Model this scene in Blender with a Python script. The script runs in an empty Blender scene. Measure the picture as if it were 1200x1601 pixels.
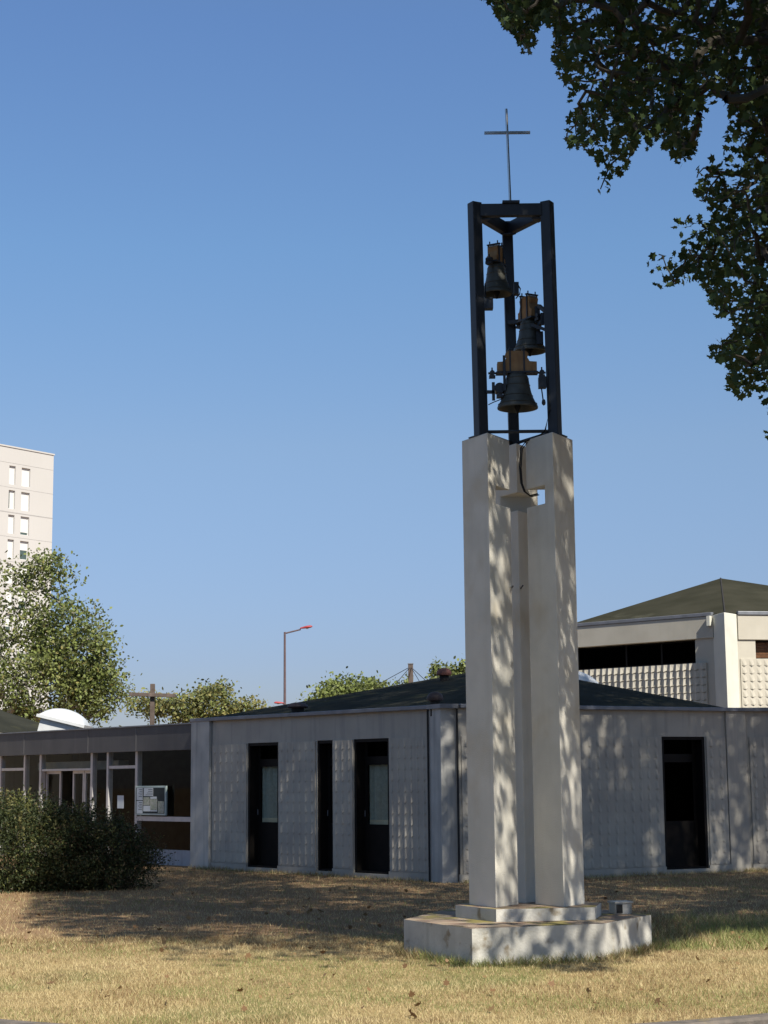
import bpy, math, random
import numpy as np
from mathutils import Vector, Matrix
random.seed(7); rng = np.random.default_rng(11)
R = math.radians
scene = bpy.context.scene
col = scene.collection

# ------------------------------------------------------------------ camera, light
F_PX, PITCH, ROLL, EYE = 2700.0, 0.154, -0.009, 1.6
def cam_ray(x, y):
    a, b = x-600, y-800.5
    cr, sr = math.cos(ROLL), math.sin(ROLL)
    X, Y = a*cr+b*sr, -a*sr+b*cr
    return np.array([X/F_PX, math.cos(PITCH)+Y/F_PX*math.sin(PITCH), math.sin(PITCH)-Y/F_PX*math.cos(PITCH)])
def at(x, y, Yd):                       # photo pixel at a depth -> point in the place
    d = cam_ray(x, y); return np.array([0, 0, EYE])+d*Yd/d[1]
def gnd(x, y, z=0.0):
    d = cam_ray(x, y); return np.array([0, 0, EYE])+d*(z-EYE)/d[2]
def project(p):
    p = np.asarray(p, float)
    x, y, z = p[..., 0], p[..., 1], p[..., 2]-EYE
    c, s = math.cos(PITCH), math.sin(PITCH)
    d = y*c+z*s; u = -y*s+z*c
    d = np.where(d < .1, .1, d)
    X, Y = F_PX*x/d, -F_PX*u/d
    cr, sr = math.cos(ROLL), math.sin(ROLL)
    return 600+X*cr-Y*sr, 800.5+X*sr+Y*cr
cd = bpy.data.cameras.new('camera'); cam = bpy.data.objects.new('camera', cd); col.objects.link(cam)
cd.sensor_fit = 'HORIZONTAL'; cd.sensor_width = 36; cd.lens = 36*F_PX/1200
cd.clip_start = 0.1; cd.clip_end = 3000
fw = Vector((0, math.cos(PITCH), math.sin(PITCH))); up = Vector((0, -math.sin(PITCH), math.cos(PITCH))); rt = Vector((1, 0, 0))
cr, sr = math.cos(ROLL), math.sin(ROLL)
rt2 = rt*cr+up*sr; up2 = up*cr-rt*sr
cam.matrix_world = Matrix(((rt2.x, up2.x, -fw.x, 0), (rt2.y, up2.y, -fw.y, 0), (rt2.z, up2.z, -fw.z, EYE), (0, 0, 0, 1)))
scene.camera = cam

SUN_EL = R(46); SH = np.array([.53, -.848])
sun_dir = Vector((SH[0]*math.cos(SUN_EL), SH[1]*math.cos(SUN_EL), math.sin(SUN_EL)))
sl = bpy.data.lights.new('sun', 'SUN'); sl.energy = 5.0; sl.angle = R(0.53); sl.color = (1, .93, .80)
so = bpy.data.objects.new('sun', sl); col.objects.link(so)
so.rotation_euler = (-sun_dir).to_track_quat('-Z', 'Y').to_euler(); so.location = (20, -20, 40)
w = bpy.data.worlds.new('World'); scene.world = w; w.use_nodes = True
nt = w.node_tree; bg = nt.nodes['Background']
sky = nt.nodes.new('ShaderNodeTexSky'); sky.sky_type = 'NISHITA'; sky.sun_disc = False
sky.sun_elevation = SUN_EL; sky.sun_rotation = math.atan2(SH[0], SH[1])
sky.air_density = 1.15; sky.dust_density = 0.3; sky.ozone_density = 2.2
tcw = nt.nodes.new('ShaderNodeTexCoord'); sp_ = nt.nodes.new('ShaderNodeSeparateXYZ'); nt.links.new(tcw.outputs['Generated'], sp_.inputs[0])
crp = nt.nodes.new('ShaderNodeValToRGB'); nt.links.new(sp_.outputs['Z'], crp.inputs[0])        # sky tint: cooler and dimmer low down, warmed overhead to lift wall fill
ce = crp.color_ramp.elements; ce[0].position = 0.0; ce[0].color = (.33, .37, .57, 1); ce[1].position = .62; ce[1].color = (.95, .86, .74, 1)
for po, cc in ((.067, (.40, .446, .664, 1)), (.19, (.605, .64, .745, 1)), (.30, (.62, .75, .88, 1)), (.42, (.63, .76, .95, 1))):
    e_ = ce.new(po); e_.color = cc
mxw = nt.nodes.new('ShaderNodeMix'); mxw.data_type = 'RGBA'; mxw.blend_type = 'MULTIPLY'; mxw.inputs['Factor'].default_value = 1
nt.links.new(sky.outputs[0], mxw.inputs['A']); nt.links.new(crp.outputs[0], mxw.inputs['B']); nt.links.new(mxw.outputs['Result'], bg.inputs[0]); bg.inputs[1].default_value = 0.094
scene.view_settings.view_transform = 'Standard'; scene.view_settings.look = 'None'
scene.view_settings.exposure = 0.6; scene.view_settings.gamma = 1.0

# ------------------------------------------------------------------ materials
def mat(name, c1, c2=None, scale=6, rough=.85, bump=0.0, bscale=60, streak=None, spots=None, metal=0.0, spec=.3, detail=6, lo=.35, hi=.65, streak_amt=.6, spots_scale=3, spots_lo=.6, spots_hi=.68):
    m = bpy.data.materials.new(name); m.use_nodes = True
    t = m.node_tree; p = t.nodes['Principled BSDF']; L = t.links.new
    p.inputs['Roughness'].default_value = rough; p.inputs['Metallic'].default_value = metal
    p.inputs['Specular IOR Level'].default_value = spec
    tc = t.nodes.new('ShaderNodeTexCoord').outputs['Object']
    def noise(sc, det=detail, vec=tc):
        n = t.nodes.new('ShaderNodeTexNoise'); n.inputs['Scale'].default_value = sc; n.inputs['Detail'].default_value = det
        L(vec, n.inputs['Vector']); return n.outputs['Fac']
    def ramp(f, a, b):
        r = t.nodes.new('ShaderNodeMapRange'); r.inputs['From Min'].default_value = a; r.inputs['From Max'].default_value = b
        L(f, r.inputs['Value']); return r.outputs['Result']
    def mix(f, a, b):
        x = t.nodes.new('ShaderNodeMix'); x.data_type = 'RGBA'; L(f, x.inputs['Factor'])
        for s, v in ((x.inputs['A'], a), (x.inputs['B'], b)):
            if isinstance(v, tuple): s.default_value = (*v, 1)
            else: L(v, s)
        return x.outputs['Result']
    c = mix(ramp(noise(scale), lo, hi), c1, c2 if c2 else tuple(v*.82 for v in c1))
    if streak:
        mp = t.nodes.new('ShaderNodeMapping'); mp.inputs['Scale'].default_value = (1, 1, .06); L(tc, mp.inputs['Vector'])
        f = ramp(noise(9, 4, mp.outputs[0]), .52, .75)
        mu = t.nodes.new('ShaderNodeMath'); mu.operation = 'MULTIPLY'; L(f, mu.inputs[0]); mu.inputs[1].default_value = streak_amt
        c = mix(mu.outputs[0], c, streak)
    if spots:
        c = mix(ramp(noise(spots_scale, 8), spots_lo, spots_hi), c, spots)
    L(c, p.inputs['Base Color'])
    if bump:
        b = t.nodes.new('ShaderNodeBump'); b.inputs['Strength'].default_value = bump; b.inputs['Distance'].default_value = .01
        L(noise(bscale, 5), b.inputs['Height']); L(b.outputs[0], p.inputs['Normal'])
    return m
def leaf_mat(name, c1, c2, trans=.35, scale=1.2):
    m = mat(name, c1, c2, scale=scale, rough=.55, spec=.25)
    t = m.node_tree; p = t.nodes['Principled BSDF']; out = t.nodes['Material Output']
    tr = t.nodes.new('ShaderNodeBsdfTranslucent'); mx = t.nodes.new('ShaderNodeMixShader'); mx.inputs[0].default_value = trans
    src = p.inputs['Base Color'].links[0].from_socket
    t.links.new(src, tr.inputs['Color'])
    t.links.new(p.outputs[0], mx.inputs[1]); t.links.new(tr.outputs[0], mx.inputs[2]); t.links.new(mx.outputs[0], out.inputs['Surface'])
    return m
def glass_mat(name, tint=(.93, .95, .93)):
    m = bpy.data.materials.new(name); m.use_nodes = True; t = m.node_tree; t.nodes.clear()
    o = t.nodes.new('ShaderNodeOutputMaterial'); tr = t.nodes.new('ShaderNodeBsdfTransparent'); tr.inputs[0].default_value = (*tint, 1)
    g = t.nodes.new('ShaderNodeBsdfGlossy'); g.inputs['Roughness'].default_value = .02
    fr = t.nodes.new('ShaderNodeFresnel'); fr.inputs[0].default_value = 1.17
    mx = t.nodes.new('ShaderNodeMixShader')
    ge = t.nodes.new('ShaderNodeNewGeometry'); inv = t.nodes.new('ShaderNodeMath'); inv.operation = 'SUBTRACT'; inv.inputs[0].default_value = 1; t.links.new(ge.outputs['Backfacing'], inv.inputs[1])
    mu = t.nodes.new('ShaderNodeMath'); mu.operation = 'MULTIPLY'; t.links.new(fr.outputs[0], mu.inputs[0]); t.links.new(inv.outputs[0], mu.inputs[1])
    for a, b in ((mu.outputs[0], mx.inputs[0]), (tr.outputs[0], mx.inputs[1]), (g.outputs[0], mx.inputs[2]), (mx.outputs[0], o.inputs[0])): t.links.new(a, b)
    return m
M = {}
M['tower'] = mat('cream roughcast concrete', (.67, .645, .58), (.595, .575, .515), scale=3, bump=.5, bscale=120, streak=(.44, .42, .36), streak_amt=.22, spots=(.50, .42, .29), spots_scale=1.1, spots_lo=.54, spots_hi=.76)
M['platform'] = mat('peeling white painted concrete', (.55, .54, .50), (.44, .43, .395), scale=4, bump=.5, bscale=40, streak=(.36, .35, .31), streak_amt=.6, spots=(.26, .22, .16), spots_scale=4.5, spots_lo=.58, spots_hi=.66)
M['lichen'] = mat('reddish lichen on slab top', (.22, .15, .11), (.33, .27, .2), scale=7, bump=.6, bscale=60, spots=(.20, .17, .06), spots_lo=.5, spots_hi=.6)
M['concrete'] = mat('grey precast concrete', (.42, .395, .35), (.355, .335, .30), scale=1.5, bump=.35, bscale=90, streak=(.25, .25, .24), streak_amt=.6)
M['relief'] = mat('moulded concrete', (.43, .405, .355), (.365, .34, .302), scale=2, bump=.35, bscale=90, streak=(.3, .29, .27), streak_amt=.5)
M['pilaster'] = mat('whitish stained concrete', (.47, .465, .445), (.36, .36, .35), scale=2.5, bump=.35, bscale=80, streak=(.24, .25, .25), streak_amt=.75)
M['hall'] = mat('cream precast concrete', (.47, .445, .385), (.41, .385, .33), scale=1.2, bump=.25, bscale=90, streak=(.42, .40, .34), streak_amt=.5)
M['hall_white'] = mat('white painted concrete', (.60, .60, .54), (.52, .52, .47), scale=1.5, bump=.2, bscale=80, streak=(.52, .54, .45), streak_amt=.6)
M['felt'] = mat('dark green mineral felt', (.025, .0265, .022), (.036, .037, .030), scale=1.3, bump=.5, bscale=150, rough=.95, spec=.03, spots=(.055, .055, .032), spots_scale=1.0, spots_lo=.55, spots_hi=.7)
M['felt_hall'] = mat('olive mineral felt', (.030, .030, .021), (.042, .041, .030), scale=1.1, bump=.5, bscale=150, rough=.95, spec=.03, spots=(.06, .06, .045), spots_scale=1.3, spots_lo=.62, spots_hi=.75)
M['zinc'] = mat('dull zinc', (.20, .21, .24), (.15, .16, .18), scale=4, rough=.5, metal=.3)
M['fascia'] = mat('charcoal metal fascia', (.075, .075, .082), (.062, .062, .068), scale=2, rough=.6, streak=(.1, .1, .105), streak_amt=.4)
M['joint'] = mat('dark joint', (.03, .03, .03))
M['seam'] = mat('grey seam', (.15, .15, .155))
M['frame'] = mat('black brown door metal', (.012, .010, .009), (.009, .008, .008), rough=.6, spec=.12)
M['panel'] = mat('dark door panel', (.014, .011, .010), (.010, .009, .008), rough=.7, spec=.1)
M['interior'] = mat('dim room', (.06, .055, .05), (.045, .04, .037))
M['alu'] = mat('brushed aluminium', (.50, .48, .49), (.43, .42, .43), scale=8, rough=.5, metal=.25)
M['header'] = mat('grey header', (.20, .21, .21))
M['sill'] = mat('pale sill panel', (.38, .38, .41), (.33, .33, .36), streak=(.2, .2, .2))
M['glass'] = glass_mat('window glass')
M['darkglass'] = glass_mat('dark window glass', (.25, .24, .23))
M['curtain'] = mat('pale green curtain', (.40, .42, .385), (.33, .35, .32), scale=20)
M['innersill'] = mat('beige inner sill', (.55, .50, .38), (.48, .43, .33))
M['brownblind'] = mat('brown varnished blind', (.20, .085, .045), (.13, .055, .03), scale=6)
M['brownreflect'] = mat('painted brown pane reflection', (.07, .042, .03), (.045, .03, .024), scale=5)
M['steel'] = mat('blue black painted steel', (.024, .028, .036), (.018, .021, .027), scale=5, rough=.48, spec=.45)
M['chrome'] = mat('stainless steel', (.6, .58, .55), (.5, .48, .46), rough=.28, metal=1)
M['bronze'] = mat('dark bronze', (.105, .105, .090), (.065, .068, .062), scale=9, rough=.5, metal=.35, spots=(.11, .11, .085), spots_scale=7, spots_lo=.62, spots_hi=.8)
M['timber'] = mat('weathered bell timber', (.40, .245, .115), (.28, .16, .075), scale=10, rough=.75, streak=(.11, .06, .035))
M['bolt'] = mat('galvanised bolt', (.5, .5, .5), rough=.4, metal=.8)
M['rubber'] = mat('black cable', (.012, .012, .013), rough=.6)
M['wood'] = mat('old grey brown wood', (.115, .09, .078), (.085, .065, .056), scale=12, streak=(.2, .15, .13), bump=.4)
M['lampred'] = mat('faded red paint', (.36, .055, .06), (.27, .04, .045), scale=6, rough=.5)
M['pole'] = mat('maroon lamp pole', (.12, .085, .09), (.10, .07, .075), rough=.5)
M['lens'] = mat('lamp diffuser', (.55, .55, .52), rough=.3)
M['vent'] = mat('red brown plastic', (.21, .085, .062), (.15, .065, .052), scale=8, rough=.6)
M['vent2'] = mat('shaded vent plastic', (.055, .040, .042), (.04, .03, .032), scale=8, rough=.6)  # red brown vent plastic with roof shade put into its colour
M['ventdark'] = mat('dark base', (.03, .027, .025))
M['dome'] = mat('white acrylic dome', (.56, .58, .60), (.50, .52, .54), rough=.35)
M['apt'] = mat('off white render', (.475, .463, .452), (.455, .443, .432), scale=.15, streak=(.43, .41, .39), streak_amt=.3)
M['aptw'] = mat('white shutter', (.62, .62, .61), (.58, .58, .57))
M['aptg'] = mat('dark pane', (.07, .10, .09), rough=.15, spec=.5)
M['aptl'] = mat('painted groove shade', (.36, .35, .345))
M['bark'] = mat('plane bark', (.075, .065, .05), (.05, .043, .035), scale=5, bump=.6, bscale=20, spots=(.12, .115, .09), spots_scale=3)
M['barkpale'] = mat('pale grey bark', (.34, .32, .28), (.24, .22, .19), scale=4, bump=.4, bscale=20)
M['leafplane'] = leaf_mat('plane leaf', (.045, .072, .024), (.062, .092, .031), trans=.3)
M['leafplane2'] = leaf_mat('lighter plane leaf', (.055, .078, .028), (.07, .095, .035), trans=.25)
M['leafbright'] = leaf_mat('fresh leaf', (.185, .23, .068), (.24, .275, .092), trans=.35, scale=.6)
M['leafolive'] = leaf_mat('olive leaf', (.10, .13, .05), (.15, .165, .08), trans=.3, scale=.5)
M['leafyellow'] = leaf_mat('yellowing leaf', (.30, .27, .10), (.22, .22, .085), trans=.35)
M['leafshrub'] = leaf_mat('dark shrub leaf', (.034, .048, .018), (.050, .062, .024), trans=.25, scale=2)
M['leafshrub2'] = leaf_mat('light shrub shoot', (.13, .155, .045), (.17, .15, .06), trans=.3, scale=2)
M['leafrust'] = leaf_mat('reddish shrub leaf', (.095, .060, .03), (.075, .062, .028), trans=.25, scale=2)
M['paper'] = mat('paper', (.55, .60, .64), (.50, .55, .60), scale=4)
M['paperg'] = mat('printed paper', (.30, .34, .26), (.42, .42, .38), scale=26, lo=.45, hi=.55)
M['board'] = mat('dark board', (.03, .04, .045))
M['boardframe'] = mat('board frame', (.42, .52, .52), rough=.4)
M['asphalt'] = mat('asphalt', (.055, .052, .05), (.04, .04, .04), scale=30, bump=.6, bscale=200)
M['kerb'] = mat('granite kerb', (.17, .145, .125), (.10, .09, .08), scale=9, bump=.6, bscale=80, spots=(.20, .16, .09), spots_scale=5)
def lawn_mat():
    m = bpy.data.materials.new('dry lawn soil'); m.use_nodes = True; t = m.node_tree; p = t.nodes['Principled BSDF']; L = t.links.new
    p.inputs['Roughness'].default_value = .95; p.inputs['Specular IOR Level'].default_value = .1
    tc = t.nodes.new('ShaderNodeTexCoord').outputs['Object']
    def nz(s, d=6):
        n = t.nodes.new('ShaderNodeTexNoise'); n.inputs['Scale'].default_value = s; n.inputs['Detail'].default_value = d; L(tc, n.inputs['Vector']); return n.outputs['Fac']
    def rp(f, a, b):
        r = t.nodes.new('ShaderNodeMapRange'); r.inputs['From Min'].default_value = a; r.inputs['From Max'].default_value = b; L(f, r.inputs['Value']); return r.outputs['Result']
    def mx(f, a, b):
        x = t.nodes.new('ShaderNodeMix'); x.data_type = 'RGBA'; L(f, x.inputs['Factor'])
        for s, v in ((x.inputs['A'], a), (x.inputs['B'], b)):
            if isinstance(v, tuple): s.default_value = (*v, 1)
            else: L(v, s)
        return x.outputs['Result']
    c = mx(rp(nz(14, 8), .35, .65), (.24, .175, .085), (.38, .29, .145))
    c = mx(rp(nz(.55, 5), .52, .68), c, (.17, .17, .065))
    c = mx(rp(nz(1.3, 6), .58, .74), c, (.19, .12, .065))
    c = mx(rp(nz(45, 4), .6, .72), c, (.10, .075, .04))
    sy = t.nodes.new('ShaderNodeSeparateXYZ'); L(tc, sy.inputs[0]); ad = t.nodes.new('ShaderNodeMath'); ad.operation = 'MULTIPLY_ADD'
    L(nz(.6, 5), ad.inputs[0]); ad.inputs[1].default_value = -5.0; L(sy.outputs['Y'], ad.inputs[2])
    c = mx(rp(ad.outputs[0], 12.5, 17.0), c, (.25, .165, .095))
    L(c, p.inputs['Base Color'])
    b = t.nodes.new('ShaderNodeBump'); b.inputs['Strength'].default_value = .8; b.inputs['Distance'].default_value = .03; L(nz(40, 8), b.inputs['Height']); L(b.outputs[0], p.inputs['Normal'])
    return m
M['lawn'] = lawn_mat()
M['straw'] = leaf_mat('straw blade', (.57, .475, .265), (.50, .40, .215), trans=.2, scale=1.5)
M['brownblade'] = leaf_mat('brown blade', (.27, .18, .09), (.22, .145, .07), trans=.2, scale=1.5)
M['greenblade'] = leaf_mat('green blade', (.19, .225, .075), (.25, .265, .10), trans=.25, scale=1.5)
M['deadleaf'] = leaf_mat('dead leaf', (.21, .12, .06), (.15, .09, .045), trans=.1)

# ------------------------------------------------------------------ mesh helpers
ORG = {}
class MB:
    def __init__(s): s.v = []; s.f = []; s.mi = []; s.cur = 0
    def add(s, vs, fs):
        o = len(s.v); s.v += [tuple(map(float, p)) for p in vs]
        s.f += [tuple(o+i for i in f) for f in fs]; s.mi += [s.cur]*len(fs); return s
    def box(s, x0, y0, z0, x1, y1, z1):
        return s.frame_box((0, 0), (1, 0), (0, 1), x0, x1, y0, y1, z0, z1)
    def frame_box(s, A, t, n, u0, u1, d0, d1, z0, z1):
        P = lambda u, d, z: (A[0]+t[0]*u+n[0]*d, A[1]+t[1]*u+n[1]*d, z)
        vs = [P(u0, d0, z0), P(u1, d0, z0), P(u1, d1, z0), P(u0, d1, z0), P(u0, d0, z1), P(u1, d0, z1), P(u1, d1, z1), P(u0, d1, z1)]
        return s.add(vs, [(0, 3, 2, 1), (4, 5, 6, 7), (0, 1, 5, 4), (1, 2, 6, 5), (2, 3, 7, 6), (3, 0, 4, 7)])
    def prism(s, poly, z0, z1, caps=True):
        n = len(poly); vs = [(p[0], p[1], z0) for p in poly]+[(p[0], p[1], z1) for p in poly]
        fs = [(i, (i+1) % n, n+(i+1) % n, n+i) for i in range(n)]
        if caps: fs += [tuple(range(n-1, -1, -1)), tuple(range(n, 2*n))]
        return s.add(vs, fs)
    def tube(s, pts, r, n=8, caps=True):
        pts = [Vector(p) for p in pts]; rs = r if isinstance(r, (list, tuple)) else [r]*len(pts)
        vs = []; fs = []
        for i, p in enumerate(pts):
            a = pts[max(i-1, 0)]; b = pts[min(i+1, len(pts)-1)]; d = (b-a).normalized()
            h = Vector((0, 0, 1)) if abs(d.z) < .95 else Vector((1, 0, 0))
            e1 = d.cross(h).normalized(); e2 = d.cross(e1)
            vs += [p+(e1*math.cos(2*math.pi*k/n)+e2*math.sin(2*math.pi*k/n))*rs[i] for k in range(n)]
        for i in range(len(pts)-1):
            fs += [(i*n+k, i*n+(k+1) % n, (i+1)*n+(k+1) % n, (i+1)*n+k) for k in range(n)]
        if caps: fs += [tuple(range(n-1, -1, -1)), tuple((len(pts)-1)*n+k for k in range(n))]
        return s.add(vs, fs)
    def bar(s, a, b, wx, wz):
        a, b = Vector(a), Vector(b); d = (b-a).normalized()
        h = Vector((0, 0, 1)) if abs(d.z) < .95 else Vector((0, 1, 0))
        e1 = d.cross(h).normalized()*wx/2; e2 = e1.cross(d).normalized()*wz/2
        vs = [a-e1-e2, a+e1-e2, a+e1+e2, a-e1+e2, b-e1-e2, b+e1-e2, b+e1+e2, b-e1+e2]
        return s.add(vs, [(0, 3, 2, 1), (4, 5, 6, 7), (0, 1, 5, 4), (1, 2, 6, 5), (2, 3, 7, 6), (3, 0, 4, 7)])
    def lathe(s, prof, c, n=28, mtx=None):
        vs = []; fs = []
        for (r, z) in prof:
            for k in range(n):
                a = 2*math.pi*k/n; p = Vector((r*math.cos(a), r*math.sin(a), z))
                if mtx is not None: p = mtx @ p
                vs.append((p.x+c[0], p.y+c[1], p.z+c[2]))
        for i in range(len(prof)-1):
            fs += [(i*n+k, i*n+(k+1) % n, (i+1)*n+(k+1) % n, (i+1)*n+k) for k in range(n)]
        return s.add(vs, fs)
    def build(s, name, mats, parent=None, smooth=False, bevel=0):
        me = bpy.data.meshes.new(name)
        o0 = ORG.get(parent.name, (0, 0, 0)) if parent else (0, 0, 0)
        me.from_pydata([(p[0]-o0[0], p[1]-o0[1], p[2]-o0[2]) for p in s.v], [], s.f)
        if not isinstance(mats, (list, tuple)): mats = [mats]
        for m in mats: me.materials.append(m)
        me.polygons.foreach_set('material_index', s.mi)
        if smooth: me.polygons.foreach_set('use_smooth', [True]*len(s.f))
        me.validate(); me.update()
        ob = bpy.data.objects.new(name, me); col.objects.link(ob)
        if parent: ob.parent = parent; ORG[ob.name] = o0
        if smooth:
            try: me.set_sharp_from_angle(angle=R(40))
            except Exception: pass
        if bevel:
            b = ob.modifiers.new('bevel', 'BEVEL'); b.width = bevel; b.segments = 2; b.limit_method = 'ANGLE'; b.angle_limit = R(35)
        return ob
def thing(name, label, cat, loc, group=None):
    o = bpy.data.objects.new(name, None); col.objects.link(o); o.location = loc; o.empty_display_size = .2
    ORG[o.name] = tuple(map(float, loc)); tag(o, label, cat, group); return o
def tag(o, label, cat, group=None):
    o['label'] = label; o['category'] = cat
    if group: o['group'] = group
    return o
def kind(o, k): o['kind'] = k; return o
def box(name, m, parent, A, t, n, u0, u1, d0, d1, z0, z1, bevel=0):
    return MB().frame_box(A, t, n, u0, u1, d0, d1, z0, z1).build(name, m, parent, bevel=bevel)
def arrays_mesh(name, V, loop_n, mats, mi, parent=None, smooth=False):
    """V (N,3) vertices, consecutive polygons with loop_n[i] corners"""
    o0 = np.array(ORG.get(parent.name, (0, 0, 0)) if parent else (0, 0, 0))
    V = (V-o0).astype(np.float32); loop_n = np.asarray(loop_n, np.int32)
    me = bpy.data.meshes.new(name); N = len(V)
    me.vertices.add(N); me.vertices.foreach_set('co', V.ravel())
    me.loops.add(N); me.loops.foreach_set('vertex_index', np.arange(N, dtype=np.int32))
    me.polygons.add(len(loop_n)); st = np.concatenate([[0], np.cumsum(loop_n)[:-1]]).astype(np.int32)
    me.polygons.foreach_set('loop_start', st)
    for m in mats: me.materials.append(m)
    me.polygons.foreach_set('material_index', np.asarray(mi, np.int32))
    me.update(calc_edges=True); me.validate()
    ob = bpy.data.objects.new(name, me); col.objects.link(ob)
    if parent: ob.parent = parent; ORG[ob.name] = tuple(o0)
    return ob

# ------------------------------------------------------------------ setting: lawn, kerb, road
def front(x):
    a = abs(x); k = .80/2.65**2
    if a < 3.2: return 11.38+k*a*a
    return min(11.38+k*3.2**2+2*k*3.2*(a-3.2), 17.0)
xs = [-400, -60, -20]+[-14+i*.5 for i in range(57)]+[20, 60, 400]
g = MB()
for a, b in zip(xs[:-1], xs[1:]):
    g.add([(a, front(a), 0), (b, front(b), 0), (b, 900, 0), (a, 900, 0)], [(0, 1, 2, 3)])
kind(g.build('lawn', M['lawn']), 'structure')
g = MB()
for a, b in zip(xs[:-1], xs[1:]):
    fa, fb = front(a), front(b)
    pr = lambda x, y: [(x, y-.16, -.12), (x, y-.16, -.006), (x, y-.13, .012), (x, y+.01, .012), (x, y+.01, -.02)]
    v = pr(a, fa)+pr(b, fb); g.add(v, [(i, 5+i, 6+i, 1+i) for i in range(4)])
kind(g.build('kerb', M['kerb']), 'structure')
kind(MB().add([(-900, -400, -.1), (900, -400, -.1), (900, 20, -.1), (-900, 20, -.1)], [(0, 1, 2, 3)]).build('road', M['asphalt']), 'structure')

# ------------------------------------------------------------------ bell tower
TC = np.array([1.314, 16.70]); TL = .465; TR = .36; RHO = R(-.6); ZB, ZT = .432, 4.885; N0, N1 = 4.213, 4.39
tower = thing('bell_tower', 'tall cream concrete bell tower of three pillars with black steel belfry and thin steel cross', 'bell tower', (TC[0], TC[1], 0))
PLAT = [(.15, 16.46), (.73, 15.37), (1.92, 15.78), (2.49, 16.73), (1.95, 17.85), (.62, 17.75)]
p = MB(); n = len(PLAT)
p.add([(a, b, -.05) for a, b in PLAT]+[(a, b, .32) for a, b in PLAT], [(i, (i+1) % n, n+(i+1) % n, n+i) for i in range(n)])
p.cur = 1; p.add([(a, b, .32) for a, b in PLAT], [tuple(range(n))])
platform = p.build('platform', [M['platform'], M['lichen']], tower)
PL = [(.64, 16.66), (.985, 16.06), (1.90, 16.22), (2.03, 16.80), (1.62, 17.42), (.92, 17.40)]
p = MB(); p.add([(a, b, .3205) for a, b in PL]+[(a, b, ZB) for a, b in PL], [(i, (i+1) % 6, 6+(i+1) % 6, 6+i) for i in range(6)]); p.cur = 1
p.add([(a, b, ZB) for a, b in PL], [tuple(range(6))])
p.build('plinth', [M['platform'], M['lichen']], tower)
for a in (210, 330, 90):
    A = R(a)+RHO; c = TC+TR*np.array([math.cos(A), math.sin(A)])
    vv = [c+TL/math.sqrt(3)*np.array([math.cos(R(b)+RHO), math.sin(R(b)+RHO)]) for b in (a+60, a+180, a+300)]
    O1, I, O2 = vv[0], vv[1], vv[2]
    fr = .67; C1 = I+(O1-I)*fr; C2 = I+(O2-I)*fr
    lv = {}
    m_ = MB(); V = []
    def q(P, z): V.append((P[0], P[1], z)); return len(V)-1
    o1b, ib, o2b = q(O1, ZB), q(I, ZB), q(O2, ZB); o1t, it, o2t = q(O1, ZT), q(I, ZT), q(O2, ZT)
    in0, in1 = q(I, N0), q(I, N1); c10, c11, c20, c21 = q(C1, N0), q(C1, N1), q(C2, N0), q(C2, N1)
    m_.add(V, [(o1b, o1t, it, in1, c11, c10, in0, ib), (o2b, ib, in0, c20, c21, in1, it, o2t), (o1b, o2b, o2t, o1t),
               (c10, c20, in0), (c11, in1, c21), (c10, c11, c21, c20), (o1t, o2t, it), (o1b, ib, o2b)])
    import bmesh
    ob = m_.build('pillar', M['tower'], tower)
    bm = bmesh.new(); bm.from_mesh(ob.data); bmesh.ops.recalc_face_normals(bm, faces=bm.faces); bm.to_mesh(ob.data); bm.free()
    b = ob.modifiers.new('bevel', 'BEVEL'); b.width = .006; b.segments = 2; b.limit_method = 'ANGLE'; b.angle_limit = R(35)
# posts
PR_, PS = .415, .106; PZ1 = 7.26; LEAN = -.026
def leaned(m_):
    m_.v = [(x+LEAN*max(0, z-ZT)/(PZ1-ZT), y, z) for x, y, z in m_.v]; return m_
posts = {}
for a in (210, 330, 90):
    A = R(a)+RHO; r = np.array([math.cos(A), math.sin(A)]); tt = np.array([-r[1], r[0]]); c = TC+PR_*r; posts[a] = c
    m_ = MB(); m_.frame_box(c, tt, r, -PS/2, PS/2, -PS/2, PS/2, ZT+.012, PZ1)
    po = leaned(m_).build('post', M['steel'], tower, bevel=.006)
    m_ = MB(); m_.frame_box(c, tt, r, -.10, .10, -.085, .085, ZT, ZT+.012); m_.build('base_plate', M['steel'], tower)
    for dz in (.06, .15):
        for du in (-.028, .028):
            m_ = MB(); P = c-r*(PS/2+.004)+tt*du; m_.tube([(P[0]+r[0]*.006, P[1]+r[1]*.006, PZ1-dz), (P[0]-r[0]*.006, P[1]-r[1]*.006, PZ1-dz)], .007, 6)
            leaned(m_).build('bolt', M['bolt'], po)
for a, b in ((210, 330), (330, 90), (90, 210)):
    p0, p1 = posts[a], posts[b]; d = (p1-p0)/np.linalg.norm(p1-p0); ln = np.linalg.norm(p1-p0)
    nn = np.array([-d[1], d[0]])
    m_ = MB(); m_.frame_box(p0, d, nn, PS*.52, ln-PS*.52, -.035, .035, PZ1-.145, PZ1-.02); leaned(m_).build('top_beam', M['steel'], tower, bevel=.004)
    m_ = MB(); m_.tube([(*(p0+d*.04), ZT+.055), (*(p1-d*.04), ZT+.055)], .017, 8); m_.build('tie_bar', M['steel'], tower)
for a in (210, 330, 90):            # triangular gussets under the corners
    r = (posts[a]-TC)/np.linalg.norm(posts[a]-TC)
    others = [posts[k] for k in posts if k != a]
    q1 = [posts[a]+(o-posts[a])*.22 for o in others]
    m_ = MB(); m_.prism([tuple(posts[a]-r*.03), tuple(q1[0]), tuple(q1[1])], PZ1-.17, PZ1-.155); leaned(m_).build('gusset', M['steel'], tower)
fm = (posts[210]+posts[330])/2
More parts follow.
